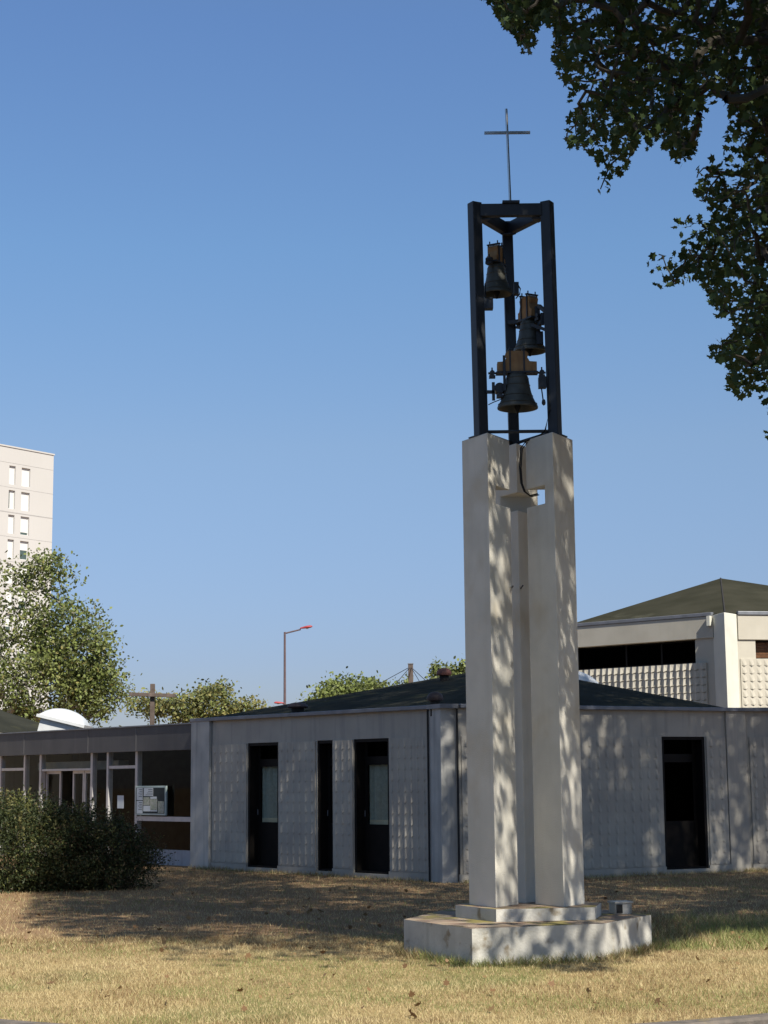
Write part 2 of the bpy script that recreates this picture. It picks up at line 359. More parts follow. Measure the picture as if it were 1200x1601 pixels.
m_ = MB(); m_.box(fm[0]-.085, fm[1]-.06, PZ1-.02, fm[0]+.085, fm[1]+.06, PZ1+.004); leaned(m_).build('cross_plate', M['steel'], tower)
cz = 8.235; cx, cy = fm[0]-.005, fm[1]
m_ = MB(); m_.tube([(cx, cy, PZ1), (cx-.01, cy, cz)], .0135, 10); m_.bar((cx-.236, cy-.002, 7.985), (cx+.222, cy-.002, 7.985), .022, .026)
leaned(m_).build('cross', M['chrome'], tower, smooth=False)
# cable from belfry down the groove into the slot
pts = [tuple(at(a, b, Y)) for a, b, Y in ((858, 560, 16.46), (857, 610, 16.46), (859, 640, 16.45), (852, 672, 16.45), (846, 679, 16.5), (822, 690, 16.62), (814, 700, 16.64), (812, 730, 16.645), (814, 755, 16.645), (819, 768, 16.62), (828, 775, 16.66), (840, 772, 16.7))]
m_ = MB(); m_.tube(pts, .008, 7); m_.tube([(x+.014, y+.004, z-.01) for x, y, z in pts[5:]], .006, 6)
m_.build('cable', M['rubber'], tower, smooth=True)

def make_bell(label, c, rad, h, za, ax, hs_w, hs_h, hs_base):
    """c lip centre xy, za lip z, ax unit vector along the headstock"""
    b = thing('bell', label, 'bell', (c[0], c[1], za), 'bells in the open belfry')
    P = [(.90, 0), (.985, .005), (1.0, .035), (.965, .085), (.87, .17), (.76, .30), (.68, .44), (.62, .60), (.575, .76), (.53, .86), (.44, .93), (.28, .965), (.12, .975), (0.001, .98)]
    inn = [(.001, .90), (.35, .87), (.47, .80), (.53, .6), (.60, .42), (.70, .25), (.82, .1), (.90, 0)]
    m_ = MB(); m_.lathe([(r*rad, z*h) for r, z in reversed(P)], (c[0], c[1], za), 36); m_.lathe([(r*rad, z*h) for r, z in reversed(inn)], (c[0], c[1], za), 36)
    for zz, rr in ((.12, .935), (.33, .75), (.62, .622), (.80, .565)):
        m_.lathe([(rr*rad*.99, (zz-.012)*h), (rr*rad*1.03, zz*h), (rr*rad*.99, (zz+.012)*h)], (c[0], c[1], za), 36)
    m_.build('bell_body', M['bronze'], b, smooth=True)
    m_ = MB(); m_.tube([(c[0], c[1], za+h*.85), (c[0], c[1], za+.05)], .010, 8); m_.lathe([(.001, .03), (.028, .01), (.034, -.02), (.022, -.05), (.014, -.075), (.001, -.08)], (c[0], c[1], za+.035), 12)
    m_.build('clapper', M['rubber'], b, smooth=True)
    ax = np.array(ax)/np.linalg.norm(ax); nn = np.array([-ax[1], ax[0]]); zt = za+h*.985
    # timber headstock: long low base, tall shaped centre
    w0, w1 = hs_w/2, hs_h[0]/2
    hb, ht = hs_base, hs_h[1]
    prof = [(-w0, 0), (w0, 0), (w0, hb), (w1*1.45, hb*1.05), (w1*1.15, hb+(ht-hb)*.45), (w1*1.35, ht*.86), (w1*1.0, ht), (-w1*1.0, ht), (-w1*1.35, ht*.86), (-w1*1.15, hb+(ht-hb)*.45), (-w1*1.45, hb*1.05), (-w0, hb)]
    dpt = .055
    m_ = MB(); k = len(prof)
    vs = [(c[0]+ax[0]*u+nn[0]*s*dpt, c[1]+ax[1]*u+nn[1]*s*dpt, zt+z) for s in (-1, 1) for u, z in prof]
    m_.add(vs, [tuple(range(k-1, -1, -1)), tuple(range(k, 2*k))]+[(i, (i+1) % k, k+(i+1) % k, k+i) for i in range(k)])
    hs = m_.build('headstock', M['timber'], b, bevel=.004)
    for u in (-w1*.8, w1*.8):
        m_ = MB()
        for s in (-1, 1): m_.frame_box(c, ax, nn, u-.007, u+.007, s*(dpt+.006)-.005, s*(dpt+.006)+.005, zt-.015, zt+ht+.012)
        m_.frame_box(c, ax, nn, u-.016, u+.016, -dpt-.016, dpt+.016, zt+ht+.010, zt+ht+.020)
        for s in (-1, 1): P0 = (c[0]+ax[0]*u+nn[0]*s*dpt*.8, c[1]+ax[1]*u+nn[1]*s*dpt*.8); m_.tube([(*P0, zt+ht+.02), (*P0, zt+ht+.05)], .007, 6)
        m_.build('strap', M['steel'], hs)
    m_ = MB(); m_.frame_box(c, ax, nn, -w0-.012, w0+.012, -dpt-.01, dpt+.01, zt-.017, zt-.002)
    m_.tube([(c[0]-ax[0]*(w0+.088), c[1]-ax[1]*(w0+.088), zt-.006), (c[0]+ax[0]*(w0+.088), c[1]+ax[1]*(w0+.088), zt-.006)], .011, 8)
    for s in (-1, 1):
        q_ = c+ax*s*(w0+.05); m_.tube([(q_[0]-nn[0]*.03, q_[1]-nn[1]*.03, zt-.006), (q_[0]+nn[0]*.03, q_[1]+nn[1]*.03, zt-.006)], .026, 10)
        m_.frame_box(q_, ax, nn, -.03, .03, -.03, .03, zt-.055, zt-.03); m_.tube([(*q_, zt+.01), (*q_, zt+.05)], .008, 6)
    m_.build('axle', M['steel'], b)
    return b
e1 = (posts[330]-posts[210]); e2 = posts[90]-posts[210]; e3 = posts[90]-posts[330]
b3 = make_bell('lowest and largest bronze bell, hung at the front under a light timber headstock', np.array([1.312, 16.49]), .200, .37, 5.165, e1, .385, (.17, .205), .095)
b2 = make_bell('middle dark bronze bell, hung right behind the lowest bell close to the right post', np.array([1.475, 16.86]), .165, .345, 5.825, e3, .24, (.135, .225), .08)
b1 = make_bell('smallest bronze bell, hung highest at the left of the belfry', np.array([1.15, 16.80]), .158, .335, 6.405, e2, .20, (.115, .165), .05)
# striking motors and hammers bolted to the posts
def px_box(m_, x0, x1, y0, y1, Y, dep=.06):
    a = at(x0, y1, Y); b = at(x1, y0, Y); m_.box(a[0], Y-dep/2, a[2], b[0], Y+dep/2, b[2])
m_ = MB(); px_box(m_, 841.5, 853, 590, 607, 16.5, .09); m_.tube([at(846, 607, 16.46), at(849, 628, 16.46)], .007, 6); P = at(849.5, 629, 16.46); m_.lathe([(.001, -.035), (.018, -.02), (.02, 0), (.014, .025), (.001, .03)], P, 10)
m_.build('bell_hammer', M['steel'], tower)
m_ = MB(); px_box(m_, 757, 770, 467, 484, 16.55, .10); m_.tube([at(758.5, 445, 16.5), at(758.5, 465, 16.5), at(768, 467.5, 16.5)], .008, 6); m_.build('bell_hammer', M['steel'], tower)
m_ = MB(); px_box(m_, 803, 810, 443, 461, 16.9, .10); m_.tube([at(809, 445, 16.85), at(813, 452, 16.85), at(812, 460, 16.85), at(806, 467, 16.85)], .007, 6); m_.build('bell_hammer', M['steel'], tower)
m_ = MB()
mc = at(780.5, 608, 16.5); m_.tube([(mc[0], mc[1]-.05, mc[2]), (mc[0], mc[1]+.07, mc[2])], .052, 16); px_box(m_, 769, 773, 598, 626, 16.45, .03); px_box(m_, 776, 785, 617, 622, 16.45, .09)
m_.bar(at(760, 613, 16.45), at(772, 613, 16.45), .03, .03); m_.tube([at(763, 633, 16.43), at(771, 629, 16.43), at(784, 624, 16.43)], .005, 6)
m_.bar(at(787.5, 556, 16.42), at(788.5, 611, 16.42), .025, .022)
m_.build('bell_motor', M['steel'], tower)
m_ = MB(); px_box(m_, 836, 841, 480, 505, 16.75, .05); px_box(m_, 845, 850, 490, 508, 16.65, .05); m_.bar(at(832, 508, 16.72), at(853, 516, 16.6), .04, .03); px_box(m_, 838, 848, 520, 540, 16.75, .10); m_.bar(at(840, 482, 16.75), at(843, 538, 16.74), .03, .03); m_.bar(at(849, 492, 16.66), at(841, 515, 16.74), .03, .03)
m_.bar(at(842, 478, 16.7), at(853, 488, 16.6), .04, .03)
m_.build('bell_motor', M['steel'], tower)
m_ = MB(); m_.bar(at(796, 505, 17.02), at(812, 503, 16.95), .05, .04); m_.build('bearing_bracket', M['steel'], tower)
for px, py in ((801, 917), (816.5, 916)):
    q_ = at(px, py, 16.60); MB().tube([(q_[0], q_[1]-.03, q_[2]), (q_[0], q_[1]+.25, q_[2])], .008, 6).build('anchor_bolt', M['steel'], tower)

# concrete block on the platform
blk = thing('concrete_block', 'small pale concrete junction block on the right end of the tower platform', 'concrete block', (2.30, 16.95, .32))
m_ = MB(); c = np.array([2.245, 16.80]); t_ = np.array([.96, .28]); n_ = np.array([-.28, .96])
m_.frame_box(c, t_, n_, -.085, .085, 0, .16, .321, .425)
m_.build('body', M['platform'], blk, bevel=.006)
MB().frame_box(c, t_, n_, -.095, .095, -.012, .175, .4255, .440).build('lid', M['platform'], blk)
MB().frame_box(c, t_, n_, -.078, -.02, -.014, -.0005, .335, .415).build('painted_hollow', M['joint'], blk)  # shade of the open hollow painted as a dark raised plate

# ------------------------------------------------------------------ facade helpers
def relief(A, t, n, u0, u1, z0, z1, d=.02, c=.172, amp=(.003, .0175), w=.27):
    m_ = MB(); nu = max(1, round((u1-u0)/c)); nz = max(1, round((z1-z0)/c)); cu = (u1-u0)/nu; cz_ = (z1-z0)/nz
    P = lambda u, dd, z: (A[0]+t[0]*u+n[0]*dd, A[1]+t[1]*u+n[1]*dd, z)
    m_.frame_box(A, t, n, u0, u1, 0.001, d, z0, z1)
    for i in range(nu):
        for j in range(nz):
            a = u0+i*cu; zt = z1-j*cz_; zb = zt-cz_*.94; k = .52+rng.uniform(-.03, .03); e = rng.uniform(.9, 1.1); q = a+cu
            a, q = a+cu*(.5-w)*.9, q-cu*(.5-w)*1.1; uk = a+(q-a)*k
            v = [P(a+.002, d-.002, zt), P(uk, d+amp[0], zt), P(q-.002, d-.002, zt), P(a+.002, d-.002, zb+cz_*.12), P(uk, d+amp[1]*e, zb), P(q-.002, d-.002, zb+cz_*.22)]
            m_.add(v, [(0, 3, 4, 1), (1, 4, 5, 2), (3, 5, 4), (0, 1, 2)])
    return m_
def door_unit(parent, A, t, n, u0, u1, z0, z1, glass_z=(.87, 1.86), curtain=True, jamb=.05, mid=None, dark=False, label=None):
    """box frame lining the reveal, leaf recessed .2 m"""
    dr = MB(); dd = -.20
    dr.frame_box(A, t, n, u0, u0+jamb, dd, -.012, z0, z1); dr.frame_box(A, t, n, u1-jamb, u1, dd, -.012, z0, z1)
    dr.frame_box(A, t, n, u0+jamb, u1-jamb, dd, -.012, z1-.05, z1); dr.frame_box(A, t, n, u0+jamb, u1-jamb, dd, -.012, z0, z0+.03)
    a, b = u0+jamb, u1-jamb; st = .07
    dr.frame_box(A, t, n, a, a+st, dd-.04, dd, z0+.03, z1-.05); dr.frame_box(A, t, n, b-st, b, dd-.04, dd, z0+.03, z1-.05)
    dr.frame_box(A, t, n, a+st, b-st, dd-.04, dd, glass_z[1], glass_z[1]+.14)
    door = dr.build('door', M['frame'], parent)
    if label: door['label'] = label
    MB().frame_box(A, t, n, a+st, b-st, dd-.035, dd-.006, z0+.03, glass_z[0]).build('lower_panel', M['panel'], door)
    MB().frame_box(A, t, n, a+st, b-st, dd-.022, dd-.016, glass_z[0], glass_z[1]).build('pane', M['darkglass' if dark else 'glass'], door)
    MB().frame_box(A, t, n, a+st, b-st, dd-.022, dd-.016, glass_z[1]+.14, z1-.05).build('transom_pane', M['darkglass'], door)
    MB().tube([(*(np.array(A)+np.array(t)*(a+st*.5)+np.array(n)*(dd+.03)), 1.0), (*(np.array(A)+np.array(t)*(a+st*.5)+np.array(n)*(dd+.03)), 1.10)], .009, 8).build('handle', M['zinc'], door)
    if curtain:
        MB().frame_box(A, t, n, a+st, b-st, dd-.16, dd-.045, glass_z[0], glass_z[0]+.075).build('inner_sill', M['innersill'], door)
        m_ = MB(); k = 40; vs = []; fs = []
        for i in range(k+1):
            u = a+st*.6+(b-a-st*1.2)*i/k; d_ = dd-.09+.032*math.sin(i*1.15)+.012*math.sin(i*.7)
            P = np.array(A)+np.array(t)*u+np.array(n)*d_; vs += [(P[0], P[1], glass_z[0]+.03), (P[0], P[1], glass_z[1]+.03)]
        fs = [(2*i, 2*i+2, 2*i+3, 2*i+1) for i in range(k)]
        m_.add(vs, fs).build('curtain', M['curtain'], door, smooth=True)
    return door

# ------------------------------------------------------------------ low building
A_ = np.array([-3.631, 33.096]); tL = np.array([.651, -.759]); nL = np.array([-.759, -.651])
B_ = np.array([1.10, 27.66]); tR = np.array([.887, .462]); nR = np.array([.462, -.887])
H = 2.735
low = thing('low_building', 'single storey grey concrete building with moulded panels and dark hipped roof behind the tower', 'building', (2, 31, 0))
def wing(A, t, n, ops, uL, uR, pan):
    """ops: list of openings (u0,u1); piers between, frieze above, plinth below"""
    ed = [uL]+[x for o in ops for x in o]+[uR]
    m_ = MB(); m_.frame_box(A, t, n, uL, uR, -.28, 0, 2.29, H)
    for i in range(0, len(ed), 2): m_.frame_box(A, t, n, ed[i], ed[i+1], -.28, 0, -.05, 2.29)
    m_.build('wall', M['concrete'], low)
    m_ = MB()
    for i in range(0, len(ed), 2): m_.frame_box(A, t, n, ed[i], ed[i+1], .001, .028, -.05, .128)
    for o in ops: m_.frame_box(A, t, n, o[0], o[1], -.27, .02, -.05, .075)
    m_.build('plinth', M['concrete'], low)
    for u0, u1 in pan: relief(A, t, n, u0, u1, .135, 2.283).build('moulded_panel', M['relief'], low)
opsL = [(1.70, 2.63), (3.74, 4.17), (4.735, 5.647)]
wing(A_, tL, nL, opsL, -.02, 6.66, [(.60, 1.68), (2.65, 3.70), (4.19, 4.715), (5.667, 6.62)])
door_unit(low, A_, tL, nL, 1.70, 2.63, .078, 2.288)
door_unit(low, A_, tL, nL, 3.74, 4.17, .078, 2.288, jamb=.04, label='narrow dark door leaf between two moulded panels')
door_unit(low, A_, tL, nL, 4.735, 5.647, .078, 2.288)
# door lettering-free stickers stay off; white scribble row on left door glass
opsR = [(4.02, 4.925)]
wing(B_, tR, nR, opsR, .02, 5.62, [(.10, 3.98), (4.95, 5.36)])
door_unit(low, B_, tR, nR, 4.02, 4.925, .078, 2.288, curtain=False, dark=True, label='black right hand door with dark glass')
# right facet beyond the corner
C_ = B_+tR*5.62; t3 = np.array([.995, .10]); n3 = np.array([.10, -.995])
m_ = MB(); m_.frame_box(C_, t3, n3, .0, 7, -.28, 0, -.05, H); m_.build('wall', M['concrete'], low)
relief(C_, t3, n3, .22, 4.2, .135, 2.283).build('moulded_panel', M['relief'], low)
m_ = MB(); m_.frame_box(C_, t3, n3, .2, 7, .001, .028, -.05, .128); m_.build('plinth', M['concrete'], low)
# pilasters
box('pilaster', M['pilaster'], low, A_, tL, nL, -.03, .57, .002, .07, -.05, H-.002, bevel=.008)
pl = MB(); pl.prism([(.665, 28.08), (.70, 27.98), (.865, 27.62), (1.115, 27.71), (1.16, 27.80), (.95, 28.2)], -.05, H-.003); pl.build('pilaster', M['pilaster'], low, bevel=.01)
jn = MB(); jn.tube([(.672, 27.985, 0), (.672, 27.985, H)], .016, 4); jn.tube([(1.13, 27.665, 0), (1.13, 27.665, H)], .018, 4); jn.build('joint', M['joint'], low)
Pc = B_+tR*5.5
pl = MB(); pl.prism([tuple(B_+tR*5.38+nR*.03), tuple(B_+tR*5.60+nR*.045), tuple(C_+t3*.16+n3*.03), tuple(C_+t3*.16-n3*.1), tuple(B_+tR*5.38-nR*.1)], -.05, H-.003); pl.build('pilaster', M['concrete'], low, bevel=.006)
# gutters
gt = MB(); gt.frame_box(A_, tL, nL, -.06, 6.70, -.05, .085, H-.012, H+.055); gt.build('gutter', M['zinc'], low, bevel=.01)
gt = MB(); gt.prism([(.63, 28.1), (.66, 27.95), (.855, 27.55), (1.15, 27.62), (1.2, 27.85), (.95, 28.3)], H-.0135, H+.057); gt.build('gutter', M['zinc'], low)
gt = MB(); gt.frame_box(B_, tR, nR, .06, 5.63, -.05, .085, H-.011, H+.055); gt.build('gutter', M['zinc'], low, bevel=.01)
gt = MB(); gt.frame_box(C_, t3, n3, -.02, 7, -.05, .085, H-.0095, H+.0565); gt.build('gutter', M['zinc'], low, bevel=.01)
# back walls and hipped roof
ap = at(791, 1041, 34.2)
eA, eB, eC, eD, eE, eF = (-3.62, 33.12), (.92, 27.85), tuple(C_+np.array([0, .05])), (7.25, 36.0), (2.2, 41.0), (-4.3, 39.0)
m_ = MB()
hexa = [eA, eB, eC, eD, eE, eF]
m_.add([(x, y, H+.03) for x, y in hexa]+[tuple(ap)], [(i, (i+1) % 6, 6) for i in range(6)])
roof = m_.build('roof', M['felt'], low)
m_ = MB(); m_.add([(x, y, z) for z in (-.05, H+.02) for x, y in [eC, eD, eE, eF, eA]], [(i, i+1, 6+i, 5+i) for i in range(4)]); m_.build('wall', M['concrete'], low)
m_ = MB(); m_.add([(eC[0], eC[1]+.15, H-.03), (eC[0]+7, eC[1]+.85, H-.03), (eC[0]+7, 37, H-.03), (eD[0], 36.3, H-.03)], [(0, 1, 2, 3)]); m_.build('flat_roof', M['felt'], low)
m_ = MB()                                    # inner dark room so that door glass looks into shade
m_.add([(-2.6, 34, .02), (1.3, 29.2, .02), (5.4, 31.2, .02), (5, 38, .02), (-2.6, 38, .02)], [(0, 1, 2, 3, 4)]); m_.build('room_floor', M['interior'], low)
def hip_z(x, y):
    best = None
    for i in range(6):
        a, b = np.array(hexa[i]), np.array(hexa[(i+1) % 6]); p0 = np.array(ap[:2])
        Mx = np.array([[a[0]-p0[0], b[0]-p0[0]], [a[1]-p0[1], b[1]-p0[1]]]); s, r_ = np.linalg.solve(Mx, np.array([x, y])-p0)
        if s >= -1e-6 and r_ >= -1e-6: best = ap[2]+(H+.03-ap[2])*(s+r_)
    return best
def vent(x, y, r, h, tilt=.1):
    z = hip_z(x, y)
    v = MB(); v.lathe([(r*.62, -.12), (r*.62, h*.45), (r*.7, h*.5)], (x, y, z), 18); vb = v.build('roof_vent', M['ventdark'], roof, smooth=True)
def vent2(px, py, r, h, m='vent2'):
    # find the roof point seen at this pixel
    d = cam_ray(px, py); best = None
    for k in range(2400, 4200):
        Y = k/100; P = np.array([0, 0, EYE])+d*Y/d[1]; hz = hip_z(P[0], P[1])
        if hz is not None and P[2] <= hz: best = P; break
    if best is None: return
    x, y, z = best
    v = MB(); v.lathe([(r*.6, -.15), (r*.6, h*.5), (r*.62, h*.5)], (x, y, z), 20); v.cur = 1
    v.lathe([(r*.55, h*.38), (r*.92, h*.42), (r, h*.55), (r*.93, h*.72), (r*.7, h*.9), (r*.35, h*.99), (.001, h)], (x, y, z), 24)
    v.build('roof_vent', [M['ventdark'], M[m]], roof, smooth=True)
vent2(465, 1113, .19, .17); vent2(680, 1105, .135, .24); vent2(694, 1064, .15, .24, 'vent')
def dome(parent, c, s, h, tilt, name='skylight'):
    mt = Matrix.Rotation(tilt, 3, 'Y') @ Matrix.Rotation(R(45), 3, 'Z')
    v = MB()
    mt2 = Matrix.Rotation(tilt, 3, 'Y')
    for (a, z0, z1, k) in ((s*.93, -.42, -.02, 0), (s*1.12, -.0199, .05, 0)):
        q_ = [mt2 @ Vector((x*a, y*a, z)) for z in (z0, z1) for x, y in ((-1, -1), (1, -1), (1, 1), (-1, 1))]
        v.add([(p.x+c[0], p.y+c[1], p.z+c[2]) for p in q_], [(0, 3, 2, 1), (4, 5, 6, 7), (0, 1, 5, 4), (1, 2, 6, 5), (2, 3, 7, 6), (3, 0, 4, 7)])
    k = 14; vs = []; fs = []
    for i in range(k+1):
        for j in range(k+1):
            x, y = -1+2*i/k, -1+2*j/k; z = h*(max(0, (1-x*x))*max(0, (1-y*y)))**.55
            p = mt2 @ Vector((x*s*1.05, y*s*1.05, .0505+z)); vs.append((p.x+c[0], p.y+c[1], p.z+c[2]))
    fs = [(i*(k+1)+j, (i+1)*(k+1)+j, (i+1)*(k+1)+j+1, i*(k+1)+j+1) for i in range(k) for j in range(k)]
    v.add(vs, fs); return v.build(name, M['dome'], parent, smooth=True)
sp = at(893, 1076, 33.6); dome(roof, (sp[0], sp[1], sp[2]+.0), .52, .3, R(10))

# ------------------------------------------------------------------ entrance pavilion
E0 = np.array([-3.70, 33.75]); tE = np.array([-.65, .76]); nE = np.array([-.76, -.65])
ent = thing('entrance_pavilion', 'low glazed entrance wing with charcoal fascia and pale mullions at the left', 'building', (-6, 37, 0))
fa = MB(); fa.frame_box(E0, tE, nE, -.3, 13, -.3, .10, 2.22, 2.71); fascia = fa.build('fascia', M['fascia'], ent)
MB().frame_box(E0, tE, nE, -.3, 13, -.35, .125, 2.7105, 2.735).build('flashing', M['zinc'], ent)
for px in (44, 144, 219):
    m_ = MB(); d = cam_ray(px, 1150); k, u = np.linalg.solve(np.array([[d[0], -tE[0]], [d[1], -tE[1]]]), E0); m_.frame_box(E0, tE, nE, u-.01, u+.01, .1002, .104, 2.225, 2.70); m_.build('seam', M['seam'], fascia)
uM = [2.089, 3.192, 3.827, 5.98, 6.692, 7.80, 9.0, 10.2]
for i, u in enumerate(uM):
    wd = .085 if i in (0, 2, 3) else .07
    box('mullion', M['alu'], ent, E0, tE, nE, u-wd/2, u+wd/2, -.11, .0, 0, 2.22)
for a, b in ((2.135, 3.155), (6.73, 7.765), (7.84, 8.96)): box('transom', M['alu'], ent, E0, tE, nE, a, b, -.09, -.01, 1.885, 1.945)
box('header', M['header'], ent, E0, tE, nE, 3.25, 6.62, -.55, -.30, 1.88, 2.06)
box('door_track', M['alu'], ent, E0, tE, nE, 3.875, 5.93, -.115, -.012, 1.86, 1.905)
for a, b in ((3.90, 4.31), (5.30, 5.93), (4.33, 4.79)):
    dm = MB(); dm.frame_box(E0, tE, nE, a, a+.05, -.16, -.12, .02, 1.86); dm.frame_box(E0, tE, nE, b-.05, b, -.16, -.12, .02, 1.86); dm.frame_box(E0, tE, nE, a+.05, b-.05, -.16, -.12, .02, .1); dm.frame_box(E0, tE, nE, a+.05, b-.05, -.16, -.12, 1.80, 1.86)
    sd = dm.build('sliding_door', M['alu'], ent); MB().frame_box(E0, tE, nE, a+.05, b-.05, -.143, -.137, .1, 1.80).build('pane', M['glass'], sd)
box('rail', M['alu'], ent, E0, tE, nE, .0, 2.046, -.10, .01, .84, .93)
box('sill_panel', M['sill'], ent, E0, tE, nE, -.02, 2.046, -.12, .0, 0, .29)
gl = [(0, 2.046, .93, 2.22), (0, 2.046, .29, .84), (2.135, 3.155, 1.945, 2.22), (2.135, 3.155, .02, 1.885), (3.227, 3.785, .02, 2.22), (3.87, 5.94, 1.905, 2.22), (6.02, 6.657, .02, 2.22), (6.727, 7.765, .02, 1.885), (6.727, 7.765, 1.945, 2.22), (7.835, 8.965, .02, 2.22), (9.035, 10.165, .02, 2.22), (10.235, 12.9, .02, 2.22)]
for a, b, z0, z1 in gl: MB().frame_box(E0, tE, nE, a, b, -.055, -.047, z0, z1).build('pane', M['glass'], ent)
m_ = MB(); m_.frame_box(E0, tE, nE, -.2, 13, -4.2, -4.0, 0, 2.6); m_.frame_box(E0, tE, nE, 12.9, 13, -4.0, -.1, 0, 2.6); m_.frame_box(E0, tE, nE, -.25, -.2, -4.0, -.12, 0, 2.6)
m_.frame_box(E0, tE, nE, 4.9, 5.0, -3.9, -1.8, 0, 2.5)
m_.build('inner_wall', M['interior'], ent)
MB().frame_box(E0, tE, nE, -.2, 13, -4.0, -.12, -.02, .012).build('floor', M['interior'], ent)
MB().frame_box(E0, tE, nE, -.2, 13, -4.3, -.3, 2.62, 2.70).build('roof', M['felt'], ent)
# hipped hall roof further back
hc = (-13.0, 45.2); m_ = MB(); ring = [(-7.75, 43.0), (-9.2, 39.9), (-14, 39.2), (-18, 43), (-17.5, 48), (-12, 50.3), (-8, 47)]
m_.add([(x, y, 2.78) for x, y in ring]+[(hc[0], hc[1], 4.45)], [(i, (i+1) % 7, 7) for i in range(7)]); hr = m_.build('hipped_roof', M['felt'], ent)
m_ = MB(); m_.prism(ring, -.05, 2.77); m_.build('back_wall', M['concrete'], ent)
sp = at(101, 1129, 41.6); dome(ent, (sp[0], sp[1], sp[2]), .52, .26, R(14))
# notice board and loose sheet on the glass
def wallpt(u, d, z): P = E0+tE*u+nE*d; return (P[0], P[1], z)
nb = thing('notice_board', 'framed notice board full of papers mounted on the entrance glazing', 'notice board', wallpt(1.5, .03, .95))
box('frame', M['boardframe'], nb, E0, tE, nE, .925, 2.03, .012, .055, .955, 1.53, bevel=.006)
MB().frame_box(E0, tE, nE, .96, 1.995, .0552, .058, .99, 1.495).build('backing', M['board'], nb)
shs = [(1.75, 1.97, .99, 1.235, 'paper'), (1.75, 1.97, 1.25, 1.49, 'paper'), (1.37, 1.71, 1.33, 1.49, 'paper'), (1.50, 1.72, 1.15, 1.31, 'paperg'), (1.22, 1.48, 1.06, 1.27, 'paperg'), (1.24, 1.47, 1.275, 1.32, 'paper'), (.98, 1.19, 1.0, 1.23, 'paperg'), (1.46, 1.72, 1.03, 1.14, 'paper'), (1.22, 1.45, 1.03, 1.055, 'paper')]
for a, b, z0, z1, k in shs: MB().frame_box(E0, tE, nE, a, b, .0582, .060, z0, z1).build('sheet', M[k], nb)
for a, b, z0, z1, k in shs[:3]:
    m_ = MB(); m_.frame_box(E0, tE, nE, a+.015, a+.02, .0602, .0605, z0+.02, z1-.02)
    for i in range(5): zz = z1-.03-i*.035; m_.frame_box(E0, tE, nE, a+.018, a+(b-a)*random.uniform(.5, .85), .0602, .0606, zz-.006, zz+.004)
    m_.build('print', M['board'], nb)
s_ = box('paper_sheet', M['paper'], None, E0, tE, nE, 2.62, 2.86, -.045, -.042, 1.08, 1.34); tag(s_, 'single white sheet stuck inside the glass left of the notice board', 'paper sheet')

# ------------------------------------------------------------------ tall hall
HY = 42.0; kc = at(1133, 961, HY); HZ = kc[2]; K = kc[:2]
tH = np.array([.735, -.678]); nH = np.array([-.678, -.735]); t4 = np.array([.985, .17]); n4 = np.array([.17, -.985])
hall = thing('tall_hall', 'taller cream concrete hall with olive pyramid roof and strip windows at the right', 'building', (K[0], K[1]+5, 0))
LH = 4.9
def zz(x, y, A, t):
    d = cam_ray(x, y); k, u = np.linalg.solve(np.array([[d[0], -t[0]], [d[1], -t[1]]]), A); return u, EYE+k*d[2]
uc0, _ = zz(1115, 1000, K, tH); uw1, zw1 = zz(1086, 1001.8, K, tH); _, zw0 = zz(1086, 1033.5, K, tH); ur1, zr = zz(1105, 1036, K, tH); _, zf = zz(1086, 999, K, tH)
ux, _ = zz(1027, 1015, K, tH)
m_ = MB()
m_.frame_box(K, tH, nH, -LH, 0, -.3, 0, zf, HZ); m_.frame_box(K, tH, nH, -LH, 0, -.3, 0, 0, zr-.02); m_.frame_box(K, tH, nH, uw1, 0, -.3, 0, zr-.02, zf); m_.frame_box(K, tH, nH, -LH, -LH+.3, -.3, 0, zr-.02, zf)
m_.build('wall', M['hall'], hall)
MB().frame_box(K, tH, nH, -LH, uc0+.02, .0005, .05, zf+.002, HZ-.01).build('frieze', M['hall'], hall)
relief(K, tH, nH, -LH+.05, ur1, 1.6, zr, d=.05, c=.19, amp=(.036, .060), w=.49).build('moulded_panel', M['hall'], hall)
wn = MB(); wn.frame_box(K, tH, nH, -LH+.3, uw1, -.24, -.20, zr-.02, zr+.05); wn.frame_box(K, tH, nH, -LH+.3, uw1, -.24, -.20, zf-.04, zf)
for u in (-LH+.3, -3.1, ux-.03, uw1-.05): wn.frame_box(K, tH, nH, u, u+.05, -.24, -.199, zr+.05, zf-.04)
wn_ = wn.build('window', M['frame'], hall); MB().frame_box(K, tH, nH, ux+.02, uw1-.05, -.30, -.26, zr+.05, zf-.04).build('blind', M['brownreflect'], wn_); MB().frame_box(K, tH, nH, -LH+.35, uw1-.05, -.225, -.218, zr+.05, zf-.04).build('pane', M['darkglass'], wn_)  # brown sheet added to imitate the brown reflection in the right pane
MB().frame_box(K, tH, nH, -LH+.3, uw1, -.9, -.8, zr-.3, zf+.1).build('blind', M['interior'], wn_)
